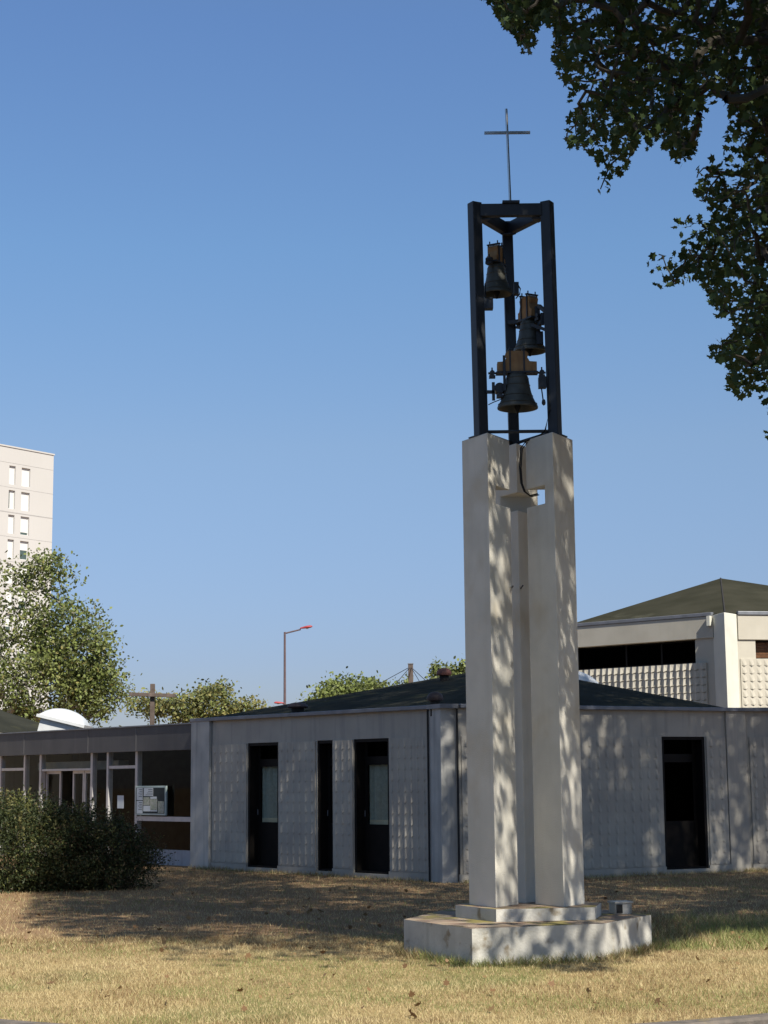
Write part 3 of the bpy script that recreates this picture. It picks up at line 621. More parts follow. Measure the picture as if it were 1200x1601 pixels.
# right facet
uq0, _ = zz(1152, 1000, K, t4); uq1, zq1 = zz(1180, 1000, K, t4); _, zq0 = zz(1180, 1031, K, t4)
m_ = MB(); m_.frame_box(K, t4, n4, .0, uq1, -.3, 0, 0, HZ); m_.frame_box(K, t4, n4, uq1, 9, -.3, 0, zq1, HZ); m_.frame_box(K, t4, n4, uq1, 9, -.3, 0, 0, zq0); m_.build('wall', M['hall'], hall)
MB().frame_box(K, t4, n4, uq0+.02, 9, .0005, .04, zq1+.002, HZ-.01).build('frieze', M['hall'], hall)
relief(K, t4, n4, uq0+.05, 8.9, 1.6, zq0+.02, d=.03, c=.19, amp=(.010, .036), w=.4).build('moulded_panel', M['hall'], hall)
wn = MB(); wn.frame_box(K, t4, n4, uq1, 9, -.2, -.16, zq0, zq0+.05); wn.frame_box(K, t4, n4, uq1, 9, -.2, -.16, zq1-.05, zq1); wn.frame_box(K, t4, n4, uq1, uq1+.05, -.2, -.16, zq0+.05, zq1-.05)
wn_ = wn.build('window', M['frame'], hall); MB().frame_box(K, t4, n4, uq1+.05, 9, -.185, -.18, zq0+.05, zq1-.05).build('pane', M['glass'], wn_)
m_ = MB()
for i in range(5): z0 = zq0+.06+i*.075; m_.frame_box(K, t4, n4, uq1+.03, 9, -.26-.01*(i % 2), -.23, z0, z0+.068)
m_.build('blind', M['brownblind'], wn_)
# corner column: sharp prism
a0 = K+tH*uc0; a1 = K+t4*uq0
vx = at(1133, 1000, HY-.48)[:2]
m_ = MB(); m_.prism([tuple(a0-nH*.2), tuple(a0+nH*.01), tuple(vx), tuple(a1+n4*.01), tuple(a1-n4*.2)], 0, HZ+.015); m_.build('corner_pillar', M['hall_white'], hall, bevel=.012)
for A, t, n, u0, u1 in ((K, tH, nH, -LH, uc0+.0), (K, t4, n4, uq0+.02, 9)):
    MB().frame_box(A, t, n, u0, u1, -.05, .072, HZ-.005, HZ+.085).build('gutter', M['zinc'], hall, bevel=.012)
MB().frame_box(K, tH, nH, uc0-.09, uc0+.0, .052, .15, HZ-.25, HZ-.008).build('gutter_outlet', M['hall_white'], hall)
Lc = K-tH*LH; Rc = K+t4*9; apx = at(1126, 904, HY+5.2)
m_ = MB(); bk = [tuple(Lc), tuple(K+nH*-.0), (K[0]+6.2, K[1]+1.06), (K[0]+8, K[1]+6.5), (K[0]+4, K[1]+11), (Lc[0]+.2, Lc[1]+6.0)]
m_.add([(x, y, HZ+.04) for x, y in bk]+[tuple(apx)], [(i, (i+1) % 6, 6) for i in range(6)]); hroof = m_.build('roof', M['felt_hall'], hall); MB().tube([tuple(apx), (K[0], K[1]+.02, HZ+.05)], .022, 6).build('hip_seam', M['ventdark'], hroof)
m_ = MB(); m_.add([(x, y, z) for z in (0, HZ+.02) for x, y in (bk[2], bk[3], bk[4], bk[5], bk[0])], [(i, i+1, 6+i, 5+i) for i in range(4)]); m_.build('wall', M['hall'], hall)

# ------------------------------------------------------------------ apartment block
AY = 190.0; kc = at(84, 712, AY); AZ = kc[2]; K2 = kc[:2]; ta = np.array([-.61, -.79]); na = np.array([.79, -.61])
apt = thing('apartment_block', 'tall off white apartment block with shuttered windows at the far left', 'apartment block', (K2[0]-8, K2[1], 0))
def aw(x, y):
    d = cam_ray(x, y); k, u = np.linalg.solve(np.array([[d[0], -ta[0]], [d[1], -ta[1]]]), K2); return u, EYE+k*d[2]
m_ = MB(); m_.frame_box(K2, ta, na, 0, 24, -14, -.3, 0, AZ-.02)
u_r0, z_t = aw(47.5, 733); u_r1, z_b = aw(33.5, 760); u_l0, _ = aw(24.5, 735); u_l1, _ = aw(14, 760)
st = 2.70; cols = [(u_r0, u_r1), (u_l0, u_l1), (11.0, 12.2), (15, 16.2), (19, 20.2)]
_, zt0 = aw(40, 732); zh = 2.05
rows = [zt0-i*st for i in range(int(zt0//st))]
# front skin with openings, butt jointed
us = [0]+[x for c in cols for x in c]+[24]
m_.frame_box(K2, ta, na, 0, 24, -.3, 0, rows[0], AZ)
for r_i, zt_ in enumerate(rows):
    zb_ = zt_-zh; nxt = rows[r_i+1] if r_i+1 < len(rows) else 0
    for i in range(0, len(us), 2): m_.frame_box(K2, ta, na, us[i], us[i+1], -.3, 0, zb_, zt_)
    m_.frame_box(K2, ta, na, 0, 24, -.3, 0, nxt, zb_)
m_.build('wall', M['apt'], apt)
m_ = MB()
for i, zt_ in enumerate(rows): zz_ = zt_+.32; m_.frame_box(K2, ta, na, 0, 24, .002, .012, zz_-(.10 if i == 2 else .03), zz_)
m_.build('band', M['aptl'], apt)  # floor grooves drawn as thin raised strips, groove shade in the colour
MB().frame_box(K2, ta, na, -.1, 24.1, -.4, .08, AZ+.001, AZ+.16).build('parapet', M['apt'], apt)
MB().tube([(K2[0]-9, K2[1]+3, AZ), (K2[0]-9, K2[1]+3, AZ+4)], .05, 6).build('antenna', M['bolt'], apt)
for ci, (a, b) in enumerate(cols):
    for ri, zt_ in enumerate(rows):
        zb_ = zt_-zh; f = MB(); f.frame_box(K2, ta, na, a, a+.08, -.26, -.2, zb_, zt_); f.frame_box(K2, ta, na, b-.08, b, -.26, -.2, zb_, zt_); f.frame_box(K2, ta, na, a+.08, b-.08, -.26, -.2, zb_, zb_+.08); f.frame_box(K2, ta, na, a+.08, b-.08, -.26, -.2, zt_-.18, zt_)
        fr_ = f.build('window', M['aptw'], apt)
        MB().frame_box(K2, ta, na, a+.08, b-.08, -.25, -.235, zb_+.08, zt_-.18).build('pane', M['aptg'], fr_)
        op = {(0, 2): .14, (0, 3): .55, (0, 5): .45, (0, 7): .3, (1, 1): 0, (1, 6): .35}.get((ci, ri), 0.0)
        if (ci, ri) == (1, 1): MB().frame_box(K2, ta, na, a+.08, a+(b-a)*.66, -.23, -.215, zb_+.08, zt_-.18).build('shutter', M['aptw'], fr_)
        else: MB().frame_box(K2, ta, na, a+.08, b-.08, -.23, -.215, zb_+.08+op*(zh-.26), zt_-.18).build('shutter', M['aptw'], fr_)

# ------------------------------------------------------------------ lamp, wooden cross, mast
LY = 72.0; lp = at(445, 1150, LY); lamp = thing('street_lamp', 'tall maroon street lamp with red head rising behind the low roof', 'street lamp', (lp[0], LY, 0))
zt = at(445, 988, LY)[2]
MB().tube([(lp[0], LY, 0), (lp[0], LY, zt*.5), (lp[0], LY, zt)], [.075, .06, .045], 10).build('pole', M['pole'], lamp, smooth=True)
h0 = at(446, 990, LY); h1 = at(470, 984, LY); MB().tube([h0, h1], .032, 8).build('arm', M['pole'], lamp)
def lamp_head(c, dirx, s, tilt=.1):
    v = MB(); k = 12; vs = []
    prof = [(-.5, .12, .06), (-.3, .16, .10), (0, .22, .14), (.3, .24, .14), (.45, .16, .09), (.5, .02, .02)]
    for (u, w_, h_) in prof:
        for j in range(k):
            a = 2*math.pi*j/k; zz_ = math.sin(a)*h_; zz_ = zz_ if zz_ > 0 else zz_*.55
            vs.append((c[0]+dirx*u*s, c[1]+math.cos(a)*w_*s, c[2]+(zz_+u*tilt)*s))
    fs = [(i*k+j, i*k+(j+1) % k, (i+1)*k+(j+1) % k, (i+1)*k+j) for i in range(len(prof)-1) for j in range(k)]+[tuple(range(k)), tuple(range((len(prof)-1)*k, len(prof)*k))]
    hd = v.add(vs, fs).build('lamp_head', M['lampred'], lamp, smooth=True)
    MB().lathe([(.001, -.05*s), (.10*s, -.03*s), (.13*s, .0)], (c[0]+dirx*.08*s, c[1], c[2]-.075*s), 12).build('diffuser', M['lens'], hd, smooth=True)
lamp_head(at(478.5, 981, LY), 1, .52, .14)
l2 = at(436, 1099, LY); MB().tube([(lp[0], LY, l2[2]-.05), (l2[0]+.15, LY, l2[2]-.02)], .025, 8).build('arm', M['pole'], lamp); lamp_head(l2, -1, .42, .05)

CY = 41.0; c0 = at(238.5, 1069, CY); wc = thing('wooden_cross', 'plain weathered wooden cross standing behind the entrance roof', 'cross', (c0[0], CY, 0))
MB().bar((c0[0], CY, 0), (c0[0], CY, c0[2]), .105, .10).build('upright', M['wood'], wc, bevel=.008)
q0, q1 = at(202, 1085.2, CY-.1), at(274, 1087.4, CY-.1); MB().bar(q0, q1, .09, .085).build('crossbar', M['wood'], wc, bevel=.006)
MY = 46.0; c0 = at(641.5, 1038.5, MY); ms = thing('wooden_mast', 'short brown wooden mast held by guy wires behind the dark roof', 'mast', (c0[0], MY, 0))
MB().bar((c0[0], MY, 0), (c0[0], MY, c0[2]), .13, .13).build('post', M['wood'], ms, bevel=.01)
MB().box(c0[0]-.075, MY-.075, c0[2], c0[0]+.075, MY+.075, c0[2]+.025).build('cap', M['zinc'], ms)
for px, py in ((585, 1073), (606, 1083), (663, 1078), (678, 1076)):
    MB().tube([(c0[0], MY, c0[2]-.06), tuple(at(px, py, MY-1.5 if px in (606, 663) else MY+1.0))], .009, 5).build('guy_wire', M['steel'], ms)

# ------------------------------------------------------------------ vegetation
def vnoise(x, y, s, seed):
    r_ = np.random.default_rng(seed).uniform(size=(64, 64)); gx, gy = x*s, y*s
    ix, iy = np.floor(gx).astype(int), np.floor(gy).astype(int); fx, fy = gx-ix, gy-iy; fx = fx*fx*(3-2*fx); fy = fy*fy*(3-2*fy)
    g_ = lambda a, b: r_[a % 64, b % 64]
    return g_(ix, iy)*(1-fx)*(1-fy)+g_(ix+1, iy)*fx*(1-fy)+g_(ix, iy+1)*(1-fx)*fy+g_(ix+1, iy+1)*fx*fy
def rot_mats(nrm, spin):
    """leaf frames: z=normal"""
    nrm = nrm/np.linalg.norm(nrm, axis=1, keepdims=True)
    h = np.where(np.abs(nrm[:, 2:3]) < .9, np.array([[0, 0, 1.]]), np.array([[1., 0, 0]]))
    e1 = np.cross(nrm, h); e1 /= np.linalg.norm(e1, axis=1, keepdims=True); e2 = np.cross(nrm, e1)
    c, s = np.cos(spin)[:, None], np.sin(spin)[:, None]
    return e1*c+e2*s, -e1*s+e2*c, nrm
MAPLE = np.array([(0, -.5), (.18, -.32), (.48, -.28), (.34, -.06), (.50, .16), (.24, .16), (.12, .30), (0, .55), (-.12, .30), (-.24, .16), (-.50, .16), (-.34, -.06), (-.48, -.28), (-.18, -.32)])
KITE = np.array([(0, -.5), (.30, -.12), (.24, .22), (0, .5), (-.24, .22), (-.30, -.12)])
BLADE = np.array([(0, -.5), (.16, 0), (0, .5), (-.16, 0)])
def leaves(pos, size, tmpl, up_bias=.5, droop=0.15):
    n_ = len(pos); nr = rng.normal(size=(n_, 3)); nr[:, 2] += np.sign(rng.uniform(-.2, 1, n_))*up_bias
    a, b, c = rot_mats(nr, rng.uniform(0, 2*np.pi, n_)); s = np.asarray(size)
    if s.ndim == 0: s = np.full(n_, float(s))
    s = s*rng.uniform(.65, 1.3, n_)
    k = len(tmpl); bend = -droop*(tmpl[:, 0]**2+tmpl[:, 1]**2)*2
    V = pos[:, None, :]+s[:, None, None]*(tmpl[None, :, 0, None]*a[:, None, :]+tmpl[None, :, 1, None]*b[:, None, :]+bend[None, :, None]*c[:, None, :])
    return V.reshape(-1, 3), np.full(n_, k)
def branch_tree(root_pts, centers, r0, parent, name, m, twig=.004, sides=6, sag=.03, skip=None):
    """pipe-model limbs: each cluster joins the nearest one that lies nearer to the fork"""
    pts = list(map(np.array, root_pts)); nroot = len(pts); fork = pts[-1]
    ordr = np.argsort(np.linalg.norm(centers-fork, axis=1)); C = centers[ordr]
    nodes = pts+[c for c in C]; par = [-1]+list(range(nroot-1)); D = [0]*nroot
    arr = np.array(nodes)
    for i in range(nroot, len(nodes)):
        prev = arr[nroot-1:i]; d = np.linalg.norm(prev-arr[i], axis=1); dd = np.linalg.norm(prev-fork, axis=1)
        par.append(nroot-1+int(np.argmin(d+.25*dd*0+np.where(d > 3.2, 2.0, 0))))
    cnt = np.ones(len(nodes))
    for i in range(len(nodes)-1, 0, -1): cnt[par[i]] += cnt[i]
    mb = MB(); tot = cnt[0]
    rad = np.maximum(twig, r0*np.sqrt(cnt/tot)); rad[:1] *= 1.25
    for i in range(1, len(nodes)):
        a, b = arr[par[i]], arr[i]; L_ = np.linalg.norm(b-a)
        ra = min(rad[par[i]], rad[i]*1.6); rb = rad[i]
        if i < nroot: mb.tube([a, (a+b)/2, b], [rad[par[i]], (rad[par[i]]+rb)/2, rb], 12); continue
        if skip is not None and skip(a, b): continue
        m1 = a+(b-a)*.35+rng.normal(size=3)*L_*.07; m2 = a+(b-a)*.7+rng.normal(size=3)*L_*.07-np.array([0, 0, L_*sag])
        mb.tube([a, m1, m2, b], [ra, (ra*2+rb)/3, (ra+2*rb)/3, rb], sides if rb > .01 else 4, caps=False)
    return mb.build(name, m, parent, smooth=True), arr, par
def inpoly(x, y, poly):
    x, y = np.asarray(x), np.asarray(y); c = np.zeros(x.shape, bool); j = len(poly)-1
    for i in range(len(poly)):
        xi, yi = poly[i]; xj, yj = poly[j]
        if yi != yj: c ^= ((yi > y) != (yj > y)) & (x < (xj-xi)*(y-yi)/(yj-yi)+xi)
        j = i
    return c

# ---- the large plane tree whose boughs hang in from the right
OUT = [(748, -60), (752, -5), (772, 12), (785, 35), (812, 70), (822, 86), (834, 74), (836, 45), (850, 30), (866, 42), (866, 75), (872, 128), (890, 140), (884, 165), (893, 195), (880, 205), (886, 228), (918, 236), (930, 262), (940, 285), (934, 298), (948, 304), (966, 286), (978, 268), (984, 248), (1003, 205), (1012, 232), (1036, 205), (1036, 235), (1048, 240), (1058, 258), (1080, 250), (1088, 220), (1096, 195), (1104, 165), (1118, 150), (1132, 160), (1146, 200), (1130, 215), (1140, 232), (1108, 250), (1090, 262), (1088, 288), (1082, 305), (1098, 318), (1112, 330), (1110, 345), (1075, 338), (1052, 340), (1050, 356), (1060, 372), (1072, 392), (1048, 392), (1030, 388), (1012, 405), (1010, 430), (1030, 447), (1052, 445), (1082, 440), (1092, 432), (1108, 462), (1108, 476), (1118, 498), (1138, 490), (1146, 500), (1150, 520), (1130, 530), (1106, 545), (1106, 558), (1122, 568), (1142, 562), (1138, 580), (1136, 618), (1158, 622), (1178, 610), (1190, 628), (1204, 655), (1300, 700), (1300, -60)]
sh_c, sh_s = 1/math.tan(SUN_EL), None
def shadow_ground(p): k = p[:, 2]*sh_c; return p[:, 0]-SH[0]*k, p[:, 1]-SH[1]*k
BX = np.array([-30, -7, -5.3, -4.4, -3.2, -2.2, -1.5, -.6, .1, .8, 1.6, 2.3, 2.8, 3.6, 5, 8, 30])
BYv = np.array([34, 30, 26.0, 21.5, 18.0, 16.6, 15.8, 15.5, 15.25, 15.1, 15.3, 15.9, 17.2, 18.0, 18.2, 17, 16])
def keep_plane(p, jit=.12):
    x, y = project(p); x = x+rng.normal(0, 2.5, len(x)); y = y+rng.normal(0, 2.5, len(x))
    infr = (x > -150) & (x < 1200) & (y > -40) & (y < 1700)
    ok = ~infr | inpoly(x, y, OUT)
    gx, gy = shadow_ground(p)
    wob = .35*np.sin(gx*2.1+1)+.25*np.sin(gx*5.3+2)+rng.normal(0, jit, len(gx))
    ok &= gy > np.interp(gx, BX, BYv)+wob
    return ok
def keep_twig(a, b):
    q_ = a+(b-a)*np.linspace(0, 1, 6)[:, None]; x, y = project(q_)
    infr = (x > -50) & (x < 1200) & (y > -20) & (y < 1601)
    return bool(np.all(~infr | inpoly(x, y, OUT)))
PTX, PTY = 9.4, 15.4
plane = thing('plane_tree', 'big plane tree leaning in from the right edge with drooping dark leafy boughs', 'tree', (PTX, PTY, 0))
CE, RD = np.array([7.6, 15.6, 12.6]), np.array([7.6, 8.8, 9.8])
N = 1700; u = rng.normal(size=(N, 3)); u /= np.linalg.norm(u, axis=1, keepdims=True); rr = rng.uniform(.25, 1, N)**.45
cl = CE+u*RD*rr[:, None]; cl = cl[cl[:, 2] > 4.5]
cl = cl[keep_plane(cl, 0)]
ctx, cty = project(cl); fin = (ctx > 600) & (ctx < 1230) & (cty > -60) & (cty < 720)
cl = cl[~fin | (rng.uniform(size=len(cl)) < .10)]
# boughs filled in until the crown's shade lies over lawn and facade as it does in the photo
tg = []
while len(tg) < 820:
    gx_, gy_, h_ = rng.uniform(-4.8, 8.5), rng.uniform(15, 37), rng.uniform(6, 21)
    q_ = np.array([gx_+SH[0]*h_/math.tan(SUN_EL), gy_+SH[1]*h_/math.tan(SUN_EL), h_])
    e_ = np.sum(((q_-CE)/(RD*1.12))**2)
    if .12 < e_ < 1: tg.append(q_)
tg = np.array(tg); tg = tg[keep_plane(tg, 0)]; ctx, cty = project(tg); tg = tg[~((ctx > 600) & (ctx < 1230) & (cty > -60) & (cty < 720))]
cl = np.concatenate([cl, tg])
# open windows in the crown along the sun's way to the tower
dx, dy = cl[:, 0]-1.31, cl[:, 1]-16.7; dist = dx*SH[0]+dy*SH[1]; off = np.abs(-dx*SH[1]+dy*SH[0]); zsh = cl[:, 2]-dist/sh_c
cl = cl[~((off < 1.0) & (zsh > -.5) & (zsh < 5.4)) | (rng.uniform(size=len(cl)) < .72)]
# sprays that are seen against the sky
spx = []
while len(spx) < 430:
    x, y = random.uniform(745, 1230), random.uniform(-40, 650)
    if inpoly(np.array([x]), np.array([y]), OUT)[0]:
        Yd = random.uniform(14.2, 19.0); spx.append(at(x, y, Yd))
while len(spx) < 480:
    x, y = random.uniform(745, 870), random.uniform(-40, 95)
    if inpoly(np.array([x]), np.array([y]), OUT)[0]: spx.append(at(x, y, random.uniform(14.5, 18.0)))
spx = np.array(spx); spx = spx[keep_plane(spx, 0)]
allc = np.concatenate([cl, spx])
branch_tree([(PTX, PTY, 0), (PTX-.1, PTY, 2.0), (PTX-.25, PTY+.1, 4.2), (PTX-.5, PTY+.2, 6.5)], allc, .34, plane, 'trunk', M['bark'], twig=.004, skip=lambda a, b: not keep_twig(a, b))
P1 = []; 
for c in cl:
    k = int(rng.integers(35, 75)); q_ = c+rng.normal(size=(k, 3))*np.array([.36, .36, .26]); P1.append(q_)
P1 = np.concatenate(P1)
P2 = []
for c in spx:
    k = int(rng.integers(22, 46)); q_ = c+rng.normal(size=(k, 3))*np.array([.125, .125, .17])+np.array([0, 0, -.1]); P2.append(q_)
P2 = np.concatenate(P2)
P = np.concatenate([P1, P2]); P = P[keep_plane(P)]
x, y = project(P); inf_ = (x > 600) & (x < 1230) & (y > -60) & (y < 800)      # gaps between the boughs
gap = vnoise(P[:, 0]*2.6+P[:, 1]*.7+40, P[:, 2]*2.6+P[:, 1]*.5+40, 1, 21)*.65+vnoise(P[:, 0]*6+P[:, 1]*1.3+40, P[:, 2]*6+40, 1, 22)*.35
P = P[~inf_ | (gap > .42)]
x, y = project(P); vis = (x > 600) & (x < 1300) & (y > -100) & (y < 800)
V1, n1 = leaves(P[vis], .082, MAPLE, up_bias=.7); V2, n2 = leaves(P[~vis], .15, KITE, up_bias=.9)
arrays_mesh('crown', np.concatenate([V1, V2]), np.concatenate([n1, n2]), [M['leafplane'], M['leafplane2']], (rng.uniform(size=len(n1)+len(n2)) < .15).astype(int), plane)
print('plane leaves', len(P), 'visible', vis.sum(), 'clusters', len(allc))

def simple_tree(name, label, base, trunk_h, blobs, n_leaf, leaf, mats, probs, bark, r0, ncl, group=None, sd=(.30, .30, .22), tmpl=KITE, cut=None):
    """blobs: (centre, radii, weight) in world metres"""
    t = thing(name, label, 'tree', base, group)
    wts = np.array([b[2] for b in blobs], float); wts /= wts.sum(); cs = []
    for (c, r, w_), k in zip(blobs, (wts*ncl).astype(int)):
        u = rng.normal(size=(k, 3)); u /= np.linalg.norm(u, axis=1, keepdims=True); q_ = np.array(c)+u*np.array(r)*(rng.uniform(.2, 1, k)**.45)[:, None]; cs.append(q_)
    cs = np.concatenate(cs); cs = cs[cs[:, 2] > .4]
    if cut is not None: cs = cs[cut(cs)]
    b = np.array(base, float)
    branch_tree([b, b+np.array([0.05, 0, trunk_h*.5]), b+np.array([.1, .05, trunk_h])], cs, r0, t, 'trunk', bark, twig=.012)
    k = max(3, n_leaf//len(cs)); P = (cs[:, None, :]+rng.normal(size=(len(cs), k, 3))*np.array(sd)).reshape(-1, 3)
    V, n_ = leaves(P, leaf, tmpl, up_bias=.6)
    arrays_mesh('crown', V, n_, mats, rng.choice(len(mats), size=len(n_), p=probs), t)
    return t
TY = 62.0
def blob(px, py, rx, ry, Y, w, dz=None):
    c = at(px, py, Y); k = Y/F_PX; return (c, (rx*k, (dz or rx*k*.8), ry*k), w)
simple_tree('broadleaf_tree', 'large loose green tree with pale limbs in front of the apartment block', (at(40, 1150, TY)[0], TY, 0), 2.2,
    [blob(110, 1020, 70, 80, TY, 4), blob(60, 1075, 110, 60, TY, 4), blob(20, 960, 60, 85, TY, 1.1), blob(150, 1080, 45, 45, TY, 2), blob(80, 935, 70, 55, TY, .9), blob(70, 885, 30, 18, TY, .35), blob(-70, 1000, 80, 110, TY, 2.2)],
    25000, .135, [M['leafbright'], M['leafolive'], M['leafyellow']], [.55, .38, .07], M['barkpale'], .16, 420, sd=(.28, .28, .2))
TY = 52.0
simple_tree('small_tree', 'small yellowing sparse tree behind the roof beside the wooden cross', (at(300, 1150, TY)[0], TY, 0), 1.2,
    [blob(330, 1103, 32, 28, TY, 2), blob(285, 1108, 42, 22, TY, 2.5), blob(225, 1105, 25, 25, TY, 1.0), blob(350, 1080, 12, 12, TY, .5), blob(385, 1108, 30, 14, TY, 1.2), blob(320, 1080, 10, 10, TY, .35)],
    6200, .10, [M['leafyellow'], M['leafbright'], M['leafolive']], [.5, .25, .25], M['bark'], .09, 130, sd=(.16, .16, .13))
TY = 58.0
simple_tree('bushy_tree', 'fresh green bushy tree top rising over the dark roof slope', (at(560, 1150, TY)[0], TY, 0), 1.5,
    [blob(545, 1085, 50, 20, TY, 3), blob(585, 1082, 25, 14, TY, 1), blob(530, 1105, 55, 20, TY, 2)],
    7000, .13, [M['leafbright'], M['leafolive']], [.75, .25], M['bark'], .1, 150, sd=(.2, .2, .15))
TY = 48.0
simple_tree('young_tree', 'young tree with thin upright shoots just behind the red roof vent', (at(690, 1150, TY)[0], TY, 0), 1.5,
    [blob(683, 1052, 7, 12, TY, 1), blob(698, 1052, 5, 10, TY, 1), blob(708, 1055, 5, 8, TY, 1), blob(724, 1045, 4, 8, TY, .7), blob(676, 1066, 8, 8, TY, .6), blob(635, 1068, 8, 10, TY, .6), blob(620, 1076, 8, 6, TY, .3), blob(690, 1080, 60, 20, TY, 1.5)],
    1500, .10, [M['leafbright'], M['leafolive']], [.6, .4], M['bark'], .05, 70, sd=(.07, .07, .12))

# ---- broad shrub at the left
sb = thing('shrub', 'broad dark shrub with feathery lighter shoots in front of the entrance glass', 'shrub', (-5.2, 26.6, 0))
def shrub_h(x, y):
    return None
cs = []
for (cx_, cy_, cz_, rx, ry, rz, k) in ((-4.75, 26.9, .50, 1.0, .9, .66, 170), (-5.60, 26.9, .55, 1.05, .95, .82, 200), (-6.5, 27.2, .62, 1.1, 1.0, .90, 160), (-4.25, 27.2, .38, .72, .7, .52, 110), (-7.6, 27.6, .65, 1.2, 1.0, .9, 100)):
    u = rng.normal(size=(k, 3)); u /= np.linalg.norm(u, axis=1, keepdims=True); u[:, 2] = np.where(rng.uniform(size=k) < .35, -np.abs(u[:, 2])*.9, np.abs(u[:, 2]))
    cs.append(np.array([cx_, cy_, cz_])+u*np.array([rx, ry, rz])*(rng.uniform(.3, 1, k)**.4)[:, None])
cs = np.concatenate(cs); cs[:, 2] = np.maximum(cs[:, 2], .05)
branch_tree([(-5.3, 27.0, 0), (-5.3, 27.0, .12), (-5.3, 27.0, .25)], cs, .05, sb, 'stems', M['bark'], twig=.004, sides=5, sag=-.05)
k = 105; P = (cs[:, None, :]+rng.normal(size=(len(cs), k, 3))*np.array([.13, .13, .09])).reshape(-1, 3); P[:, 2] = np.abs(P[:, 2])+.01
low_ = cs[rng.integers(0, len(cs), 170)].copy(); low_[:, 2] = rng.uniform(.08, .45, 170); low_[:, 1] -= .15
P = np.concatenate([P, (low_[:, None, :]+rng.normal(size=(170, 90, 3))*np.array([.16, .16, .12])).reshape(-1, 3)]); P[:, 2] = np.abs(P[:, 2])
V, n_ = leaves(P, .044, BLADE*np.array([1.35, 1.1]), up_bias=.3); mi = np.where(rng.uniform(size=len(n_)) < np.clip((np.repeat(P[:, 0], 1)+5.3)*.28+.06, .05, .38), 2, np.where(rng.uniform(size=len(n_)) < .10, 1, 0))
# feathery upright shoots on the outer skin
SV, SN, SM = [V], [n_], [mi]
top = cs[(cs[:, 2] > .62)]
for c in top[rng.integers(0, len(top), 380)]:
    h_ = rng.uniform(.15, .40); d_ = np.array([rng.normal(0, .25), rng.normal(0, .2), 1.0]); d_ /= np.linalg.norm(d_); kk = 34
    s_ = rng.uniform(0, 1, kk); q_ = c+d_*h_*s_[:, None]+rng.normal(size=(kk, 3))*.028*(1.15-s_)[:, None]
    V, n_ = leaves(q_, .042, BLADE*np.array([1.5, 1.2]), up_bias=.2); SV.append(V); SN.append(n_); SM.append(rng.choice(3, size=kk, p=[.15, .75, .10] if c[0] < -5.0 else [.35, .40, .25]))  # paler mix on the left puts its sunlit side into the leaf colour
arrays_mesh('foliage', np.concatenate(SV), np.concatenate(SN), [M['leafshrub'], M['leafshrub2'], M['leafrust']], np.concatenate(SM), sb)

# ---- grass blades
def blades(n_, x0, x1, y0, y1, hgt, wid, green=0.0):
    x = rng.uniform(x0, x1, n_); y = y0+(y1-y0)*rng.uniform(0, 1, n_)**1.25
    ok = (y > np.array([front(a) for a in x])+.02) & ~inpoly(x, y, PLAT)
    ok &= ~((x-A_[0])*nL[0]+(y-A_[1])*nL[1] < .03) | (x > 1.0)
    ok &= ~(((x-B_[0])*nR[0]+(y-B_[1])*nR[1] < .03) & (x >= 1.0))
    return x[ok], y[ok], hgt, wid, green
VV, MI = [], []
def emit(x, y, hgt, wid, green):
    n_ = len(x); pn = vnoise(x+50, y+50, .55, 3)*.6+vnoise(x+50, y+50, 1.9, 4)*.4; dn = vnoise(x+50, y+50, 1.1, 5)*.6+vnoise(x+50, y+50, 4, 6)*.4
    h_ = hgt*rng.uniform(.4, 1.25, n_)*(.6+.8*dn); ang = rng.uniform(0, 2*np.pi, n_); ln = rng.uniform(.2, 1.3, n_)*h_
    a2 = rng.uniform(0, np.pi, n_); wx, wy = np.cos(a2)*wid/2, np.sin(a2)*wid/2
    z0 = np.full(n_, -.004)
    T = np.stack([np.stack([x-wx, y-wy, z0], 1), np.stack([x+wx, y+wy, z0], 1), np.stack([x+np.cos(ang)*ln, y+np.sin(ang)*ln, h_], 1)], 1)
    u = rng.uniform(size=n_); pg = np.clip((pn-.46)*2.6, .04, .62)+green; pb = np.clip((dn-.43)*2.0, .08, .5)+.35*np.clip((y-15.5-2.0*vnoise(x+50, y+50, .6, 9))/3.0, 0, 1)*(x < 3.2); pg = pg*np.where((y > 17) & (x < 3.2), .45, 1)
    m_ = np.where(u < pg, 2, np.where(u < pg+pb*(1-pg), 1, 0)); VV.append(T.reshape(-1, 3)); MI.append(m_)
emit(*blades(230000, -5.5, 5.5, 11.5, 18.5, .030, .0045))
emit(*blades(90000, -8, 8, 17, 33, .042, .007))
emit(*blades(9000, 2.45, 5.2, 16.6, 20.5, .10, .007, .45))
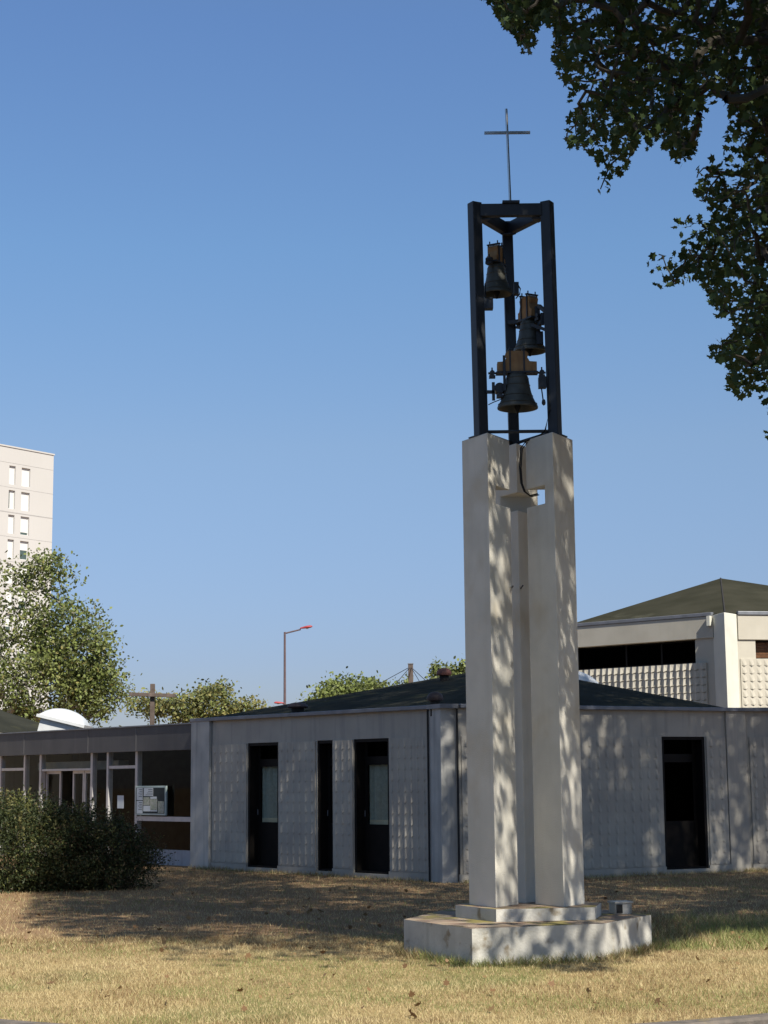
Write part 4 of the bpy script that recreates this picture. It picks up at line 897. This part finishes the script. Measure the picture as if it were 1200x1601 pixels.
# tufts along the platform foot and walls
for (a, b) in zip(PLAT, PLAT[1:]+PLAT[:1]):
    a, b = np.array(a), np.array(b); k = 900; s_ = rng.uniform(size=k)[:, None]; nn = np.array([(b-a)[1], -(b-a)[0]]); nn /= np.linalg.norm(nn)
    q_ = a+(b-a)*s_+nn*np.abs(rng.normal(0, .05, k))[:, None]+nn*.008; emit(q_[:, 0], q_[:, 1], .085, .006, .15)
for (A, t, n, L_) in ((A_, tL, nL, 6.6), (B_, tR, nR, 5.5), (C_, t3, n3, 2)):
    k = 1500; q_ = A+t*rng.uniform(0, L_, k)[:, None]+n*(.06+np.abs(rng.normal(0, .08, k)))[:, None]; emit(q_[:, 0], q_[:, 1], .08, .008, .15)
VV = np.concatenate(VV); MI = np.concatenate(MI)
gr = arrays_mesh('grass', VV, np.full(len(MI), 3), [M['straw'], M['brownblade'], M['greenblade']], MI); kind(gr, 'stuff')
# fallen leaves
k = 300; x = rng.uniform(-6, 6, k); y = rng.uniform(12, 26, k); ok = np.array([yy > front(xx)+.1 for xx, yy in zip(x, y)]) & ~inpoly(x, y, PLAT) & ((x-A_[0])*nL[0]+(y-A_[1])*nL[1] > .1)
P = np.stack([x, y, rng.uniform(.02, .045, k)], 1)[ok]; V, n_ = leaves(P, .055, MAPLE, up_bias=1.6, droop=-.45)
fl = arrays_mesh('fallen_leaves', V, n_, [M['deadleaf'], M['brownblade']], rng.integers(0, 2, len(n_))); kind(fl, 'stuff')

# ---- unseen trees added behind viewer to cut low sky light; dark panes mirror them
bt = simple_tree('skyblock_tree', 'tall leafy tree added unseen behind the viewer to block low sky light', (-18, -17, 0), 4.5,
    [((-18, -17, 8.5), (4.6, 4.0, 3.6), 4), ((-18.5, -17, 11.5), (3.6, 3.4, 3.4), 3), ((-17, -16.5, 6.5), (4.2, 3.6, 2.4), 2)],
    14000, .30, [M['leafplane'], M['leafolive']], [.7, .3], M['bark'], .24, 220, group='added trees behind the viewer', sd=(.4, .4, .3))
for i, (x, y, a, s_) in enumerate([(-9, -18, 1.1, 1.1), (0, -17, 2.3, .95), (9.5, -19, 3.4, 1.1), (19, -17, 4.4, 1.0), (-28, -14, 5.2, 1.05), (29, -12, .6, 1.1)]):
    c = bt.copy(); col.objects.link(c); c.location = (x, y, 0); c.rotation_euler = (0, 0, a); c.scale = (s_, s_, s_)
    for ch in bt.children:
        d = ch.copy(); col.objects.link(d); d.parent = c
